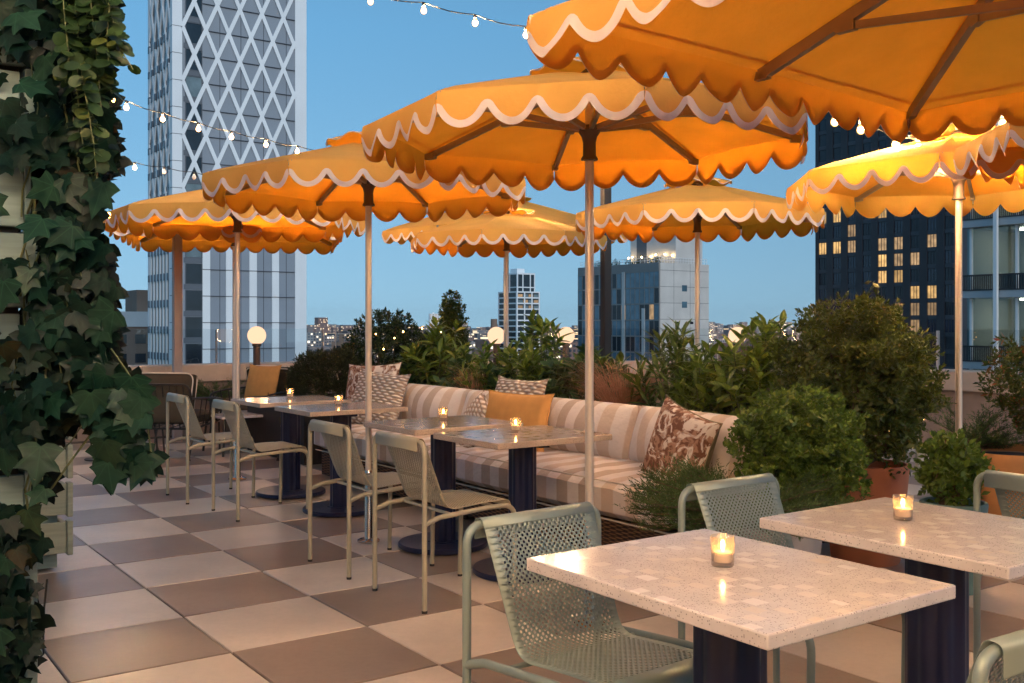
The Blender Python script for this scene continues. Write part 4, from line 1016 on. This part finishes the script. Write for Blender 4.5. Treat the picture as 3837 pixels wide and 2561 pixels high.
string('string of lit bulbs draped over the top of the right hand parasol', [pix(u * D, v * D, y) for u, v, y in ((1835, 240, 5.75), (1915, 258, 5.7), (1975, 276, 5.68), (2055, 309, 5.66), (2107, 316, 5.60), (2166, 320, 5.55), (2199, 318, 5.55), (2236, 306, 5.75), (2300, 262, 6.2))], None, (pix(1760 * D, 215 * D, 5.8), pix(2420 * D, 230 * D, 6.3)), .92)
string('string with a few lit bulbs beside the timber post', [pix(u * D, v * D, y) for u, v, y in ((1232, 410, 9.9), (1297, 408, 10.2), (1311, 400, 10.4))], None, (pix(1150 * D, 402 * D, 9.5), pix(1372 * D, 392 * D, 10.6)), .9)
# unseen strings added above and behind the camera for warm fill light
for k, (a, b) in enumerate((((-3.2, -1.0, 3.3), (2.8, .9, 3.2)), ((-3.6, 1.0, 3.35), (2.2, -2.2, 3.3)), ((-3.0, -2.4, 3.3), (3.2, -.6, 3.3)), ((-.1, -1.6, 3.2), (-.95, 3.3, 3.3)))):
    a, b = Vector(a), Vector(b); n = 9; pts = []
    for i in range(n): f = i / (n - 1); p = a.lerp(b, f); p.z -= .22 * 4 * f * (1 - f); pts.append(p)
    string(['string of lit bulbs added overhead out of view for fill light', 'string of lit bulbs added overhead out of view, crossing the first', 'string of lit bulbs added behind the viewer for fill light', 'string of lit bulbs added overhead near the ivy for fill light'][k], pts, None, (a - (b - a) * .05, b + (b - a) * .05), .85)
def fairy(label, pts, r=.0045):
    t = thing('fairy_light_string', label, 'fairy lights', pts[0], 0, 'fairy lights in the planting'); p0 = Vector(pts[0])
    mb = MB(); mb.tube([Vector(p) - p0 for p in pts], .0012, 4); mb.build('wire', 'cable', t)
    for p in pts:
        mb = MB(); c = Vector(p) - p0; mb.ball((c.x, c.y, c.z - .006), r, 8, 6, sz=1.6); mb.build('bulb', 'fairy', t)
fairy('tiny warm lights wound through the ivy', [pix(x * D, v * D, 3.42 + rnd.uniform(-.08, .16)) for x, v in ((150, 5), (250, 85), (105, 242), (140, 290), (180, 340), (260, 225), (250, 490), (95, 465), (205, 560), (175, 600), (115, 690), (260, 745), (235, 815), (205, 850), (225, 905), (180, 960), (250, 880))], .0062)
fairy('tiny warm lights wound through the dark shrub behind the first pole', [pix(x * D, v * D, 10.1) for x, v in ((862, 765), (880, 800), (905, 775), (925, 760), (950, 790), (968, 752), (1000, 742), (1012, 760))], .0065)
fairy('tiny warm lights low in the planting behind the sofa', [(*AB(4.80 + rnd.uniform(-.05, .25), q), rnd.uniform(.62, .85)) for q in (-7.9, -7.5, -7.1, -6.6, -6.3, -5.9, -5.5, -5.1, -4.7, -4.3)], .004)
fairy('tiny warm lights inside the big round bush', [pix(x * D, v * D, 5.65) for x, v in ((1960, 830), (2030, 900), (2085, 850), (2120, 960), (2040, 985), (2100, 1020), (1990, 1000))], .003)
mb = MB(); mb.tube([pix(108 * D, 1330 * D, 3.5), pix(99 * D, 1420 * D, 3.56), pix(100 * D, 1500 * D, 3.7), (-1.83, 3.85, .02), (-1.86, 3.72, .012), (-1.9, 3.6, .012)], .0035, 6)
o = mb.build('power_cable', 'cable'); tag(o, 'black cable hanging from the ivy down to the floor', 'cable')

# ------------------------------------------------------------------ the city
GZ = -66.0
def facmat(name, c, rough=.6, var=.06, metal=0): return M(name, c, rough, metal, var, .25)
MT['panel'] = facmat('grey facade panel', (.27, .30, .345), .45); MT['panel2'] = facmat('blue grey louvre', (.10, .12, .17), .4)
MT['white'] = facmat('white precast', (.86, .87, .88), .5, .04); MT['spandrel'] = facmat('grey spandrel', (.10, .115, .14), .4)
MT['joint'] = M('dark joint', (.07, .08, .1), .8)
def winmat(name, col, seed, lit=0.0, rough=.06, refl=.5, tint=(.9, .95, 1)):
    m, nt, b = nodes(name); co = objco(nt)
    L(nt, mixc(nt, ramp(nt, noise_(nt, co, .5, 3), .35, .65), tuple(x * .6 for x in col), col), b.inputs['Base Color'])
    b.inputs['Roughness'].default_value = rough; b.inputs['Specular IOR Level'].default_value = refl
    return m
def litmat(name, col, s):
    m, nt, b = nodes(name); co = objco(nt)
    f = ramp(nt, noise_(nt, co, .9, 4), .25, .75); g = nt.nodes.new('ShaderNodeObjectInfo'); col2 = mixc(nt, g.outputs['Random'], tuple(x * .45 for x in col), col); L(nt, mixc(nt, f, tuple(x * .22 for x in col), col2), b.inputs['Emission Color'])
    b.inputs['Emission Strength'].default_value = s; b.inputs['Base Color'].default_value = (.05, .04, .03, 1); b.inputs['Roughness'].default_value = .1; return m
MT['win_dark'] = winmat('dark window', (.02, .028, .04), 1); MT['win_blue'] = winmat('blue curtain glass', (.12, .23, .31), 2, refl=.9)
MT['win_navy'] = winmat('navy window', (.018, .028, .06), 4, rough=.12, refl=.8)
MT['win_pale'] = winmat('pale blind window', (.20, .26, .28), 3); MT['win_lit'] = litmat('lit window', (1, .58, .20), .85); MT['win_lit2'] = litmat('softly lit window', (1, .62, .30), .45)
def city(name, label, corner, y, cat='building', group=None):
    """corner: pixel column of the corner nearest to us, y: its distance; local x = a (right, away), local y = -b (left, away)"""
    return thing(name, label, cat, ((corner - CX) / F * y, y, 0), YAW, group)
def tpx(corner, y, u, axis):    # distance along a (axis 0) or along -b (axis 1) at which the face meets pixel column u
    x0 = (corner - CX) / F * y; k = (u - CX) / F
    return (k * y - x0) / (CA - k * SA) if axis == 0 else (k * y - x0) / (-SA - k * CA)
def zpx(v, y): return CAMZ - (v - HZ) / F * y
# lattice tower
TC, TY = 645, 113.0
tw = city('lattice_tower', 'tall white and grey tower with a diamond lattice over its upper floors', TC, TY)
ta = lambda u: tpx(TC, TY, u, 0); tb = lambda u: tpx(TC, TY, u, 1)
A1, B1 = ta(1149), tb(552); TOP = 50; ZL = 10.6
mb = MB(); mb.box(.2, A1 - .2, .2, B1 - .2, GZ, TOP); mb.build('facade', 'panel', tw, 0)
mb = MB(); mb.box(0, ta(683), 0, .8, GZ, TOP); mb.box(ta(1106), A1, 0, .8, GZ, TOP)
for a, b in ((760, 789), (848, 880), (936, 964), (1021, 1047)): mb.box(ta(a), ta(b), .08, .5, GZ, ZL)
for k in range(7):
    y0 = .9 + k * (B1 - 1.0) / 7; mb.box(.02, .6, y0, y0 + .42, GZ, ZL)
mb.box(.05, .5, B1 - .5, B1, GZ, TOP); mb.build('white_pier', 'white', tw, 0, bevel=.03)
mb = MB()
for z in np.arange(GZ + 1, TOP, 3.02):
    mb.box(-.012, ta(683) + .0, -.012, .82, z, z + .06); mb.box(ta(760), A1 + .01, .03, .5, z, z + .07)
for a in (826, 905, 990, 1075): mb.box(ta(a) - .03, ta(a) + .03, .175, .3, GZ, TOP)
mb.build('panel_joint', 'joint', tw, 0)
nf = 21; z0f = zpx(1240, TY + 2) - .3
mb = MB()
for k in range(-1, 16):
    z = zpx(1228, TY + 1.5) + k * 3.02; mb.box(ta(690), ta(760) - .02, .12, .3, z - 1.75, z - 1.18)
mb.box(ta(690), ta(760) - .02, .29, .33, zpx(1228, TY + 1.5) - 5, TOP); mb.build('spandrel_panels', 'spandrel', tw, 0)  # spandrel panels between the windows, joined by an added backing strip
for k in range(-1, 15):
    z = zpx(1228, TY + 1.5) + k * 3.02; kind = 'win_pale' if k in (3, 4, 5, 9) else 'win_dark'
    mb = MB(); mb.box(ta(698), ta(757), .16, .26, z - 1.1, z + 1.15); w = mb.build('window', kind, tw, 0)
    mb = MB(); x0, x1 = ta(698) - .08, ta(757) + .08
    mb.box(x0, x1, .08, .3, z - 1.17, z - 1.1); mb.box(x0, x1, .08, .3, z + 1.15, z + 1.22); mb.box(x0, x0 + .08, .08, .3, z - 1.1, z + 1.15); mb.box(x1 - .08, x1, .08, .3, z - 1.1, z + 1.15); mb.build('frame', 'spandrel', w, 0)
def lattice(mb, u0, u1, z0, z1, du, dz, plane, wd=.34, off=0.0):
    """crossing straps between u0..u1; plane maps (u,z,d) to a point"""
    for sg in (1, -1):
        k = -60
        while k < 60:
            ua = u0 + k * du * 2 + off; pa = (ua, z0); pb = (ua + sg * (z1 - z0) / dz * du, z1); k += 1
            sl = (pb[1] - pa[1]) / (pb[0] - pa[0]); pts = []
            for u in (u0, u1):
                z = pa[1] + sl * (u - pa[0])
                if z0 <= z <= z1: pts.append((u, z))
            for z in (z0, z1):
                u = pa[0] + (z - pa[1]) / sl
                if u0 < u < u1: pts.append((u, z))
            if len(pts) < 2: continue
            p, q = pts[0], pts[1]; d = math.hypot(q[0] - p[0], q[1] - p[1])
            if d < .3: continue
            nx, nz = -(q[1] - p[1]) / d * wd / 2, (q[0] - p[0]) / d * wd / 2; e = .004 if sg > 0 else 0
            f = [plane(p[0] + nx, p[1] + nz, e), plane(p[0] - nx, p[1] - nz, e), plane(q[0] - nx, q[1] - nz, e), plane(q[0] + nx, q[1] + nz, e)]
            b = [plane(x, z, -.3) for x, z in ((p[0] + nx, p[1] + nz), (p[0] - nx, p[1] - nz), (q[0] - nx, q[1] - nz), (q[0] + nx, q[1] + nz))]
            mb.add(f + b, [(0, 1, 2, 3), (7, 6, 5, 4), (0, 4, 5, 1), (1, 5, 6, 2), (2, 6, 7, 3), (3, 7, 4, 0)])
mb = MB(); lattice(mb, ta(684), ta(1107), ZL, TOP, 1.33, 3.02, lambda u, z, d: (u, .0 - d, z), .44)
lattice(mb, .85, B1 - .5, ZL, TOP, 1.05, 3.02, lambda u, z, d: (.0 - d, u, z), .36); mb.build('lattice', 'white', tw, 0)
mb = MB()
for k in range(24):
    for j in range(7):
        z = GZ + 30 + k * 3.02; y0 = .9 + j * (B1 - 1.0) / 7 + .42; mb.box(-.05, .5, y0 + .05, y0 + .62, z, z + .8)
mb.box(.48, .56, .5, B1 - .5, GZ + 30, TOP); mb.build('side_window_boxes', 'spandrel', tw, 0, bevel=.08)  # window boxes of the side face, joined by an added backing panel
mb = MB()
for j in range(7):
    y0 = .9 + j * (B1 - 1.0) / 7 + .42; mb.box(.15, .3, y0 + .1, y0 + .8, GZ, TOP)
mb.build('side_glazing', 'win_dark', tw, 0)
# brick block on the left
MT['brick'] = facmat('brown brick', (.23, .155, .115), .85, .15); MT['conc'] = facmat('pale concrete', (.64, .625, .60), .7, .10); MT['paleroof'] = facmat('pale parapet', (.55, .56, .56), .7)
bb = city('brick_building', 'low brown brick apartment block left of the lattice tower', 330, 160.0)
zt = zpx(1170, 170); W = 28
mb = MB(); mb.box(0, W, 0, 20, GZ, zt - 2.5); mb.build('wall', 'brick', bb, 0)
mb = MB(); mb.box(-.3, W + .3, -.3, 20.3, zt - 2.45, zt); mb.build('parapet', 'paleroof', bb, 0)
mb = MB(); mb.box(8, 13.5, 2, 9, zt, zt + 3.6); mb.build('water_tank_house', 'brick', bb, 0)
wn = 0
for k in range(5):
    for j in range(9):
        if wn >= 80: break
        z = zt - 5.2 - k * 3.1; x = 1.2 + j * 3.0; wn += 1; li = rnd.random()
        mb = MB(); mb.box(x, x + 1.7, -.04, .2, z, z + 1.5); mb.build('window', 'win_lit2' if li < .22 else ('win_pale' if li < .4 else 'win_dark'), bb, 0)
# concrete and glass block in the middle
MC, MY = 2470, 200.0
cb = city('concrete_block', 'concrete and blue glass mid rise block with lamps on its roof terrace', MC, MY)
sL, sR = tpx(MC, MY, 2167, 1), tpx(MC, MY, 2660, 0); zt = zpx(984, MY)
mb = MB(); mb.box(0, sR, .3, sL, GZ, zt); mb.build('side_wall', 'conc', cb, 0)
mb = MB()
for z in np.arange(zt - 60, zt - 1, 3.25): mb.box(.02, sR + .01, .285, .5, z, z + .07)
for x in (sR * .3, sR * .62): mb.box(x, x + .06, .287, .5, zt - 60, zt)
mb.build('panel_joint', 'joint', cb, 0)
for z in (zt - 5.6, zt - 8.9):
    mb = MB(); mb.box(sR * .46, sR * .46 + 1.4, .25, .5, z, z + 1.25); mb.build('window', 'win_blue', cb, 0)
for x in (.33, .62):
    for z in (zt - 12.2, zt - 15.5):
        mb = MB(); mb.box(sR * x, sR * x + .9, .25, .5, z, z + .5); mb.build('vent', 'win_dark', cb, 0)
MT['mull'] = facmat('grey mullion', (.26, .25, .24), .5)
mb = MB(); mb.box(-.12, .3, .0, sL, zt - 1.5, zt + .05); mb.build('cornice', 'mull', cb, 0)
mb = MB()
for k in range(16):
    z = zt - 1.5 - k * 3.25; mb.box(-.10, .2, 0, sL, z - .28, z)
nb = 18
for j in range(nb + 1):
    y = sL * j / nb; mb.box(-.09, .2, y - .06, y + .06, zt - 50, zt - 1.5)
mb.build('mullion', 'mull', cb, 0)
mb = MB()
for j in (7.5, 3.2): y = sL * j / nb; mb.box(-.16, .2, y - .45, y + .45, zt - 50, (zt - 1.5 if j > 5 else zt - 9))
mb.build('concrete_pier', 'conc', cb, 0)
wn = 0
for k in range(5):
    for j in range(nb):
        z = zt - 1.5 - (k + 1) * 3.25; y = sL * j / nb; li = rnd.random()
        if wn >= 126: break
        wn += 1
        mb = MB(); mb.box(-.04, .2, y + .06, y + sL / nb - .06, z, z + 2.97); mb.build('window', 'win_dark' if li < .38 else ('win_lit2' if li > .975 else 'win_blue'), cb, 0)
mb = MB(); mb.box(-.03, .2, 0, sL, GZ, zt - 1.5 - 5 * 3.25 - .3); mb.build('lower_glazing', 'win_blue', cb, 0)
mb = MB(); mb.box(5.5, 5.5 + tpx(MC, MY, 2560, 0) * 1.15, 1.0, 14.5, zt, zpx(850, MY)); mb.build('penthouse', 'conc', cb, 0)
mb = MB(); mb.box(5.44, 5.6, 9.5, 12.5, zt, zt + 6.5); mb.build('penthouse_door', 'spandrel', cb, 0)
mb = MB(); r = .05
for (x0, y0, x1, y1) in ((.3, .4, .3, sL - .5), (.3, .4, sR - .5, .4)):
    for h in (.55, 1.1): mb.tube([(x0, y0, zt + h), (x1, y1, zt + h)], .045, 5)
    for k in range(19): f = k / 18; mb.tube([(x0 + (x1 - x0) * f, y0 + (y1 - y0) * f, zt), (x0 + (x1 - x0) * f, y0 + (y1 - y0) * f, zt + 1.1)], .045, 5)
mb.build('roof_railing', 'white', cb, 0)
MT['rooflamp'] = emit('roof lamp', (1, .66, .28), 26)
for y in (1.6, 3.6, 5.6, 7.9, 9.6, 12.5, 14.2):
    mb = MB(); mb.ball((4.6 + rnd.uniform(-.6, .6), y, zt + 1.7 + rnd.uniform(-.1, .3)), .16, 10, 8); mb.build('roof_lamp', 'rooflamp', cb)
P = []; 
for y in (2.5, 4.5, 8.5, 11, 15, 17, 19, 21):
    T, Dr = crown_tips((2.0, y, zt + .6), (.8, .9, .8), 60, y, .3, 3, .7, .3); P.append((T, Dr))
leaves('roof_planting', tmpl_small(.35), *sprigs([p for a in P for p in a[0]], [d for a in P for d in a[1]], 5, .2, .22), 'darkleaf', cb)
# slim white tower
SC, SY = 1936, 560.0
st = city('slim_tower', 'slim distant white gridded tower with stepped top floors', SC, SY)
a1, b1 = tpx(SC, SY, 2023, 0), tpx(SC, SY, 1866, 1); zt = zpx(1022, SY); zs = zpx(1092, SY)
ai, bi = tpx(SC, SY, 2008, 0), tpx(SC, SY, 1880, 1)
mb = MB(); mb.box(.2, a1 - .2, .2, b1 - .2, GZ, zs - .5); mb.box(1.2, ai, 1.2, bi, zs - .5, zt - .6); mb.build('core', 'win_dark', st, 0)
mb = MB()
z = zs
while z > -40:
    mb.box(0, a1, 0, b1, z - .75, z); z -= 3.15
for x in np.linspace(0, a1 - .8, 4): mb.box(x, x + .8, -.01, .5, -40, zs - .02)
for y in np.linspace(0, b1 - .8, 3): mb.box(-.01, .5, y, y + .8, -40, zs - .02)
mb.box(1.0, ai + .2, 1.0, bi + .2, zt - .9, zt); mb.box(1.0, ai + .2, 1.0, bi + .2, zs + 2.0, zs + 2.6)
for x in (1.0, 1 + (ai - 1) * .3, 1 + (ai - 1) * .72, ai - .5): mb.box(x, x + .7, .98, 1.5, zs, zt - .02)
for y in (1.0, bi * .55, bi - .6): mb.box(.98, 1.5, y, y + .7, zs, zt - .02)
mb.box(a1 * .3, a1 * .62, b1 * .35, b1 * .7, zt, zt + 2.6); mb.build('white_frame', 'white', st, 0)
for k in range(3):
    for j in range(4):
        x = .9 + j * (a1 - 1.6) / 4; z = zs - .75 - 3.15 * (k + 1) + .75
        mb = MB(); mb.box(x + .2, x + (a1 - 1.6) / 4 - .3, .15, .25, z - .7, z + 1.6); mb.build('window', 'win_pale' if (j + k) % 2 else 'win_lit2', st, 0)
# dark tower on the right: its visible face runs along b (towards us on the right)
DY = 190 - 18.1 * CA; DC = 3590
MT['darkband'] = facmat('dark band', (.045, .05, .062), .35)
MT['darkclad'] = facmat('dark bronze cladding', (.03, .03, .036), .45, .15)
dt = city('dark_tower', 'dark bronze high rise with scattered yellow lit windows on the right', DC, DY)
wl = tpx(DC, DY, 3055, 1); DT = 70
mb = MB(); mb.box(.35, 22, 0, wl, GZ, DT); mb.build('wall', 'darkclad', dt, 0)
ncol = 9; cw = wl / ncol; mb = MB()
for j in range(ncol + 1): mb.box(.0, .4, max(0, j * cw - .75), min(wl, j * cw + .75), GZ, DT)
mb.build('pier', 'darkclad', dt, 0)
mb = MB(); zr0 = zpx(1250, DY + 14)
for k in range(-12, 26): mb.box(.12, .4, 0, wl, zr0 + k * 3.02 - .45, zr0 + k * 3.02 + .28)
mb.build('spandrel', 'darkband', dt, 0)
LIT = {(8, 7): 1, (7, 7): 1, (4, 7): 1, (3, 7): 1, (8, 5): 1, (7, 5): 1, (4, 5): 0, (3, 5): 0, (4, 4): 1, (3, 4): 0, (2, 4): 0, (4, 3): 1, (3, 3): 1, (2, 2): 1, (1, 2): 1, (2, 1): 0, (1, 5): 0, (6, 5): 0, (7, 10): 1, (8, 9): 0, (5, 9): 0, (6, 8): 0, (1, 1): 0}
rest = MB(); n = 0
for k in range(0, 24):
    for j in range(ncol):
        z = zr0 + k * 3.02 + .30; y0, y1 = j * cw + .77, (j + 1) * cw - .77
        if k < 11:
            mb = MB(); mb.box(.25, .36, y0, y1, z, z + 2.2); v = LIT.get((j, k))
            for f in (.34, .66): y = y0 + (y1 - y0) * f; mb.box(.2, .37, y - .05, y + .05, z, z + 2.2, 1)
            mb.build('window', ['win_lit' if v == 1 else ('win_lit2' if v == 0 else ('win_lit2' if rnd.random() < .05 else ('win_navy' if rnd.random() < .6 else 'win_dark'))), 'darkclad'], dt, 0)
        else: rest.box(.25, .36, y0, y1, z, z + 2.2)
stuff(rest.build('upper_windows', 'win_dark', dt, 0))
# glass building at the right edge
GC, GY = 4400, 42.2
gb = city('glass_building', 'glass fronted building with ribbed balcony bands at the right edge', GC, GY)
gl = tpx(GC, GY, 3602, 1)
MT['slab'] = facmat('pale slab edge', (.42, .45, .47), .5)
MT['interior'] = facmat('room wall', (.55, .52, .46), .8); MT['rail_dark'] = facmat('dark balcony rail', (.03, .032, .035), .4)
MT['officeglass'] = thinglass('office glass', (.62, .76, .80), 1.5, 0, 2.2)
mb = MB(); mb.box(5.0, 5.3, 0, gl, GZ, 26); mb.box(.6, 5.0, gl - .2, gl, GZ, 26); mb.box(.6, 5.0, 0, .2, GZ, 26); mb.build('room_wall', 'interior', gb, 0)
def zfl(k): return zpx(1363, 47) + k * 3.45
mb = MB()
for k in range(-4, 9): mb.box(0, 5.0, -.1, gl, zfl(k) - .35, zfl(k))
mb.build('slab', 'slab', gb, 0)
for k in range(-2, 4):
    z = zfl(k)
    mb = MB(); mb.box(-.03, .02, 0, gl, z + .70, z + .78); mb.box(-.04, .03, 0, gl, z + .0, z + .06)
    for i in range(100): y = gl * i / 100; mb.box(-.015, .015, y, y + .045, z + .06, z + .70)
    mb.build('balcony_rail', 'rail_dark', gb, 0)
    mb = MB(); mb.box(.5, .53, .05, gl, z + .0, z + 3.1); mb.build('window', 'officeglass', gb, 0)
    for y in (.1, 3.1, gl - 2.6, gl - .3):
        mb = MB(); mb.box(.42, .60, y, y + .12, z + .01, z + 3.09); mb.build('window_frame', 'white', gb, 0)
mb = MB(); y = tpx(GC, GY, 3738, 1); mb.box(-.25, -.08, y - .09, y + .09, GZ, 26); mb.build('column', 'white', gb, 0)
for y, w in ((gl - 2.8, 1.6), (gl - 4.9, 1.5)):
    z = zfl(1); mb = MB(); mb.box(1.6, 2.3, y, y + w, z + .003, z + .45); mb.box(1.4, 1.6, y, y + w, z + .003, z + .85); mb.build('sofa', 'rail_dark', gb, 0, bevel=.05)
MT['roomlight'] = emit('room ceiling light', (1, .76, .52), 30)
for k in range(-1, 4):
    for y in (gl - 1.8, gl - 4.2):
        z = zfl(k); mb = MB(); mb.box(2.2, 2.6, y - .2, y + .2, z + 3.02, z + 3.06); mb.build('ceiling_light', 'roomlight', gb, 0)
# nearer small blocks and the far city
def winblock(name, label, u0, u1, vtop, y, wall, frac, dep=20):
    t = thing(name, label, 'building', ((u0 - CX) / F * y, y, 0), .12); w = (u1 - u0) / F * y; zt = zpx(vtop, y)
    mb = MB(); mb.box(0, w, 0, dep, GZ, zt); mb.build('wall', wall, t, 0)
    nx = max(2, int(w / 4)); c = 0
    for k in range(4):
        for j in range(nx):
            x = w * (j + .2) / nx; z = zt - 3.2 - 3.3 * k; c += 1
            if c > 60: break
            mb = MB(); mb.box(x, x + w / nx * .55, -.06, .3, z, z + 1.6); mb.build('window', 'win_lit2' if rnd.random() < frac else 'win_dark', t, 0)
    mb = MB(); mb.box(w * .3, w * .5, 3, 9, zt, zt + 3.2); mb.build('roof_house', wall, t, 0); return t
winblock('brick_building', 'small pale apartment block low in front of the skyline, left of the first pole', 1242, 1330, 1282, 430, 'brick', .3)
winblock('red_brick_building', 'low red brick block below the globe lamp by the slim tower', 1735, 1880, 1335, 520, 'brick', .1)
winblock('twin_tower', 'pair-like far tower with red lit top beside the conical topiary', 1610, 1646, 1176, 2600, 'white', .6, 60)
mb = MB(); mb.lathe([(3.6, 0), (2.9, zpx(1196, 900) - GZ)], 20); o = mb.build('smokestack', 'brick', None, loc=((1851 - CX) / F * 900, 900, GZ)); tag(o, 'slim brick smokestack just left of the slim white tower', 'smokestack')
m, nt, b = nodes('far city facade'); MT['far'] = m
p = geopos(nt); s = sep(nt, p); g = nt.nodes.new('ShaderNodeNewGeometry')
hx = math_(nt, 'DIVIDE', math_(nt, 'ADD', s[0], math_(nt, 'MULTIPLY', s[1], .7)), 5.5); hz = math_(nt, 'DIVIDE', s[2], 4.2)
cv = nt.nodes.new('ShaderNodeCombineXYZ'); L(nt, math_(nt, 'FLOOR', hx), cv.inputs[0]); L(nt, math_(nt, 'FLOOR', hz), cv.inputs[1]); L(nt, math_(nt, 'FLOOR', math_(nt, 'DIVIDE', s[1], 40)), cv.inputs[2])
wn_ = nt.nodes.new('ShaderNodeTexWhiteNoise'); L(nt, cv.outputs[0], wn_.inputs[0])
fx, fz = math_(nt, 'FRACT', hx), math_(nt, 'FRACT', hz)
side = math_(nt, 'LESS_THAN', math_(nt, 'ABSOLUTE', sep(nt, g.outputs['Normal'])[2]), .5)
win = math_(nt, 'MULTIPLY', math_(nt, 'MULTIPLY', math_(nt, 'GREATER_THAN', fx, .4), math_(nt, 'GREATER_THAN', fz, .45)), side)
r = g.outputs['Random Per Island']
wall = mixc(nt, r, (.20, .17, .16), (.50, .44, .42)); wall = mixc(nt, math_(nt, 'GREATER_THAN', r, .7), wall, (.30, .17, .13))
L(nt, mixc(nt, win, wall, (.05, .06, .08)), b.inputs['Base Color']); b.inputs['Roughness'].default_value = .8
L(nt, mixc(nt, sep(nt, wn_.outputs[1])[1], (1, .62, .28), (1, .85, .65)), b.inputs['Emission Color'])
L(nt, math_(nt, 'MULTIPLY', math_(nt, 'MULTIPLY', win, math_(nt, 'GREATER_THAN', wn_.outputs[0], .82)), 1.3), b.inputs['Emission Strength'])
mb = MB()
for i in range(2600):
    y = 700 * math.exp(rnd.random() * 2.3); u = rnd.uniform(-1.05, 1.05); x = u * .52 * y
    w, d = rnd.uniform(12, 34) * (1 + y / 6000), rnd.uniform(12, 40); h = rnd.uniform(8, 26) + (rnd.random() ** 6) * 45
    if y > 3000: h += rnd.random() ** 3 * 46
    if h > 60 and y < 2600: h *= .6
    x0, y0 = x, y; ca, sa = math.cos(YAW), math.sin(YAW)
    c = [(x0 + p_ * ca - q_ * sa, y0 + p_ * sa + q_ * ca) for p_, q_ in ((0, 0), (w, 0), (w, d), (0, d))]
    mb.add([(a, b_, GZ) for a, b_ in c] + [(a, b_, GZ + h) for a, b_ in c], [(4, 5, 6, 7), (0, 1, 5, 4), (1, 2, 6, 5), (2, 3, 7, 6), (3, 0, 4, 7)])
o = stuff(mb.build('distant_city', 'far', None, 0)); o['label'] = 'distant city blocks with lit windows stretching to the horizon'
MT['streetlamp'] = emit('street light', (1, .75, .45), 22)
mb = MB()
for i in range(420):
    y = 600 * math.exp(rnd.random() * 2.0); x = rnd.uniform(-.52, .52) * y; s_ = y * .00042 * rnd.uniform(.5, 1.3); z = GZ + 9 + rnd.random() * 16
    mb.ball((x, y, z), s_, 6, 4)
o = stuff(mb.build('distant_street_lights', 'streetlamp', None, 0)); o['label'] = 'distant street lights scattered through the city'
MT['ground'] = M('city ground', (.10, .095, .09), .9, var=.4, scale=.01)
mb = MB(); mb.add([(-16000, -2000, GZ), (16000, -2000, GZ), (16000, 16000, GZ), (-16000, 16000, GZ)], [(0, 1, 2, 3)]); struct(mb.build('city_ground', 'ground', None, 0))
mb = MB(); mb.box(-14, 14, -5, 15.4, GZ, -4.01); struct(mb.build('building_below', 'stone2', None, 0))

m = bpy.data.materials.new('evening haze'); m.use_nodes = True; nt = m.node_tree; nt.nodes.remove(nt.nodes['Principled BSDF'])
pvn = N(nt, 'ShaderNodeVolumePrincipled', i_Density=3e-5, i_Anisotropy=.2); pvn.inputs['Color'].default_value = (.86, .89, .95, 1); L(nt, pvn.outputs[0], nt.nodes['Material Output'].inputs['Volume']); MT['haze'] = m
mb = MB(); mb.box(-9000, 9000, -400, 9000, GZ - 1, 120); stuff(mb.build('haze', 'haze', None, 0))
# ------------------------------------------------------------------ sky, sun, camera
w = bpy.data.worlds.new('World'); S.world = w; w.use_nodes = True; nt = w.node_tree; bg = nt.nodes['Background']
SUN_EL, SUN_ROT = math.radians(16), math.radians(152)
sk = nt.nodes.new('ShaderNodeTexSky'); sk.sky_type = 'NISHITA'; sk.sun_disc = False; sk.sun_elevation = SUN_EL; sk.sun_rotation = SUN_ROT
sk.altitude = 60; sk.air_density = 1.0; sk.dust_density = .25; sk.ozone_density = 6.0
va = nt.nodes.new('ShaderNodeVectorMath'); va.operation = 'ADD'; L(nt, nt.nodes.new('ShaderNodeTexCoord').outputs['Generated'], va.inputs[0]); va.inputs[1].default_value = (0, 0, .30)
vn = nt.nodes.new('ShaderNodeVectorMath'); vn.operation = 'NORMALIZE'; L(nt, va.outputs[0], vn.inputs[0]); L(nt, vn.outputs[0], sk.inputs[0])
gz = sep(nt, nt.nodes['Texture Coordinate'].outputs['Generated'])[2]
tint = mixc(nt, ramp(nt, gz, .0, .28), (1.75, 1.24, .76), (1.50, 1.56, 1.13))
L(nt, mixc(nt, 1.0, sk.outputs[0], tint, 'MULTIPLY'), bg.inputs[0]); bg.inputs[1].default_value = .108
ld = bpy.data.lights.new('sun', 'SUN'); ld.energy = .7; ld.angle = math.radians(30); ld.color = (1, .95, .9)
lo = bpy.data.objects.new('sun', ld); COL.objects.link(lo)
dv = Vector((math.sin(SUN_ROT) * math.cos(SUN_EL), math.cos(SUN_ROT) * math.cos(SUN_EL), math.sin(SUN_EL))); lo.rotation_euler = dv.to_track_quat('Z', 'Y').to_euler()
cd = bpy.data.cameras.new('camera'); cam = bpy.data.objects.new('camera', cd); COL.objects.link(cam)
cam.location = (0, 0, CAMZ); cam.rotation_euler = (PI / 2, 0, 0); cd.sensor_width = 36; cd.lens = F / 3837 * 36
cd.shift_y = -(1280.5 - HZ) / 3837; cd.clip_end = 40000; cd.clip_start = .05; S.camera = cam
vs = S.view_settings; vs.view_transform = 'Standard'; vs.look = 'None'; vs.exposure = 0.85; vs.gamma = 1
cy = S.cycles; cy.use_denoising = True; cy.denoiser = 'OPENIMAGEDENOISE'; cy.max_bounces = 7; cy.diffuse_bounces = 3; cy.glossy_bounces = 3; cy.transmission_bounces = 4; cy.transparent_max_bounces = 16
cy.sample_clamp_indirect = 5; cy.sample_clamp_direct = 0; cy.caustics_reflective = False; cy.caustics_refractive = False; cy.use_light_tree = True
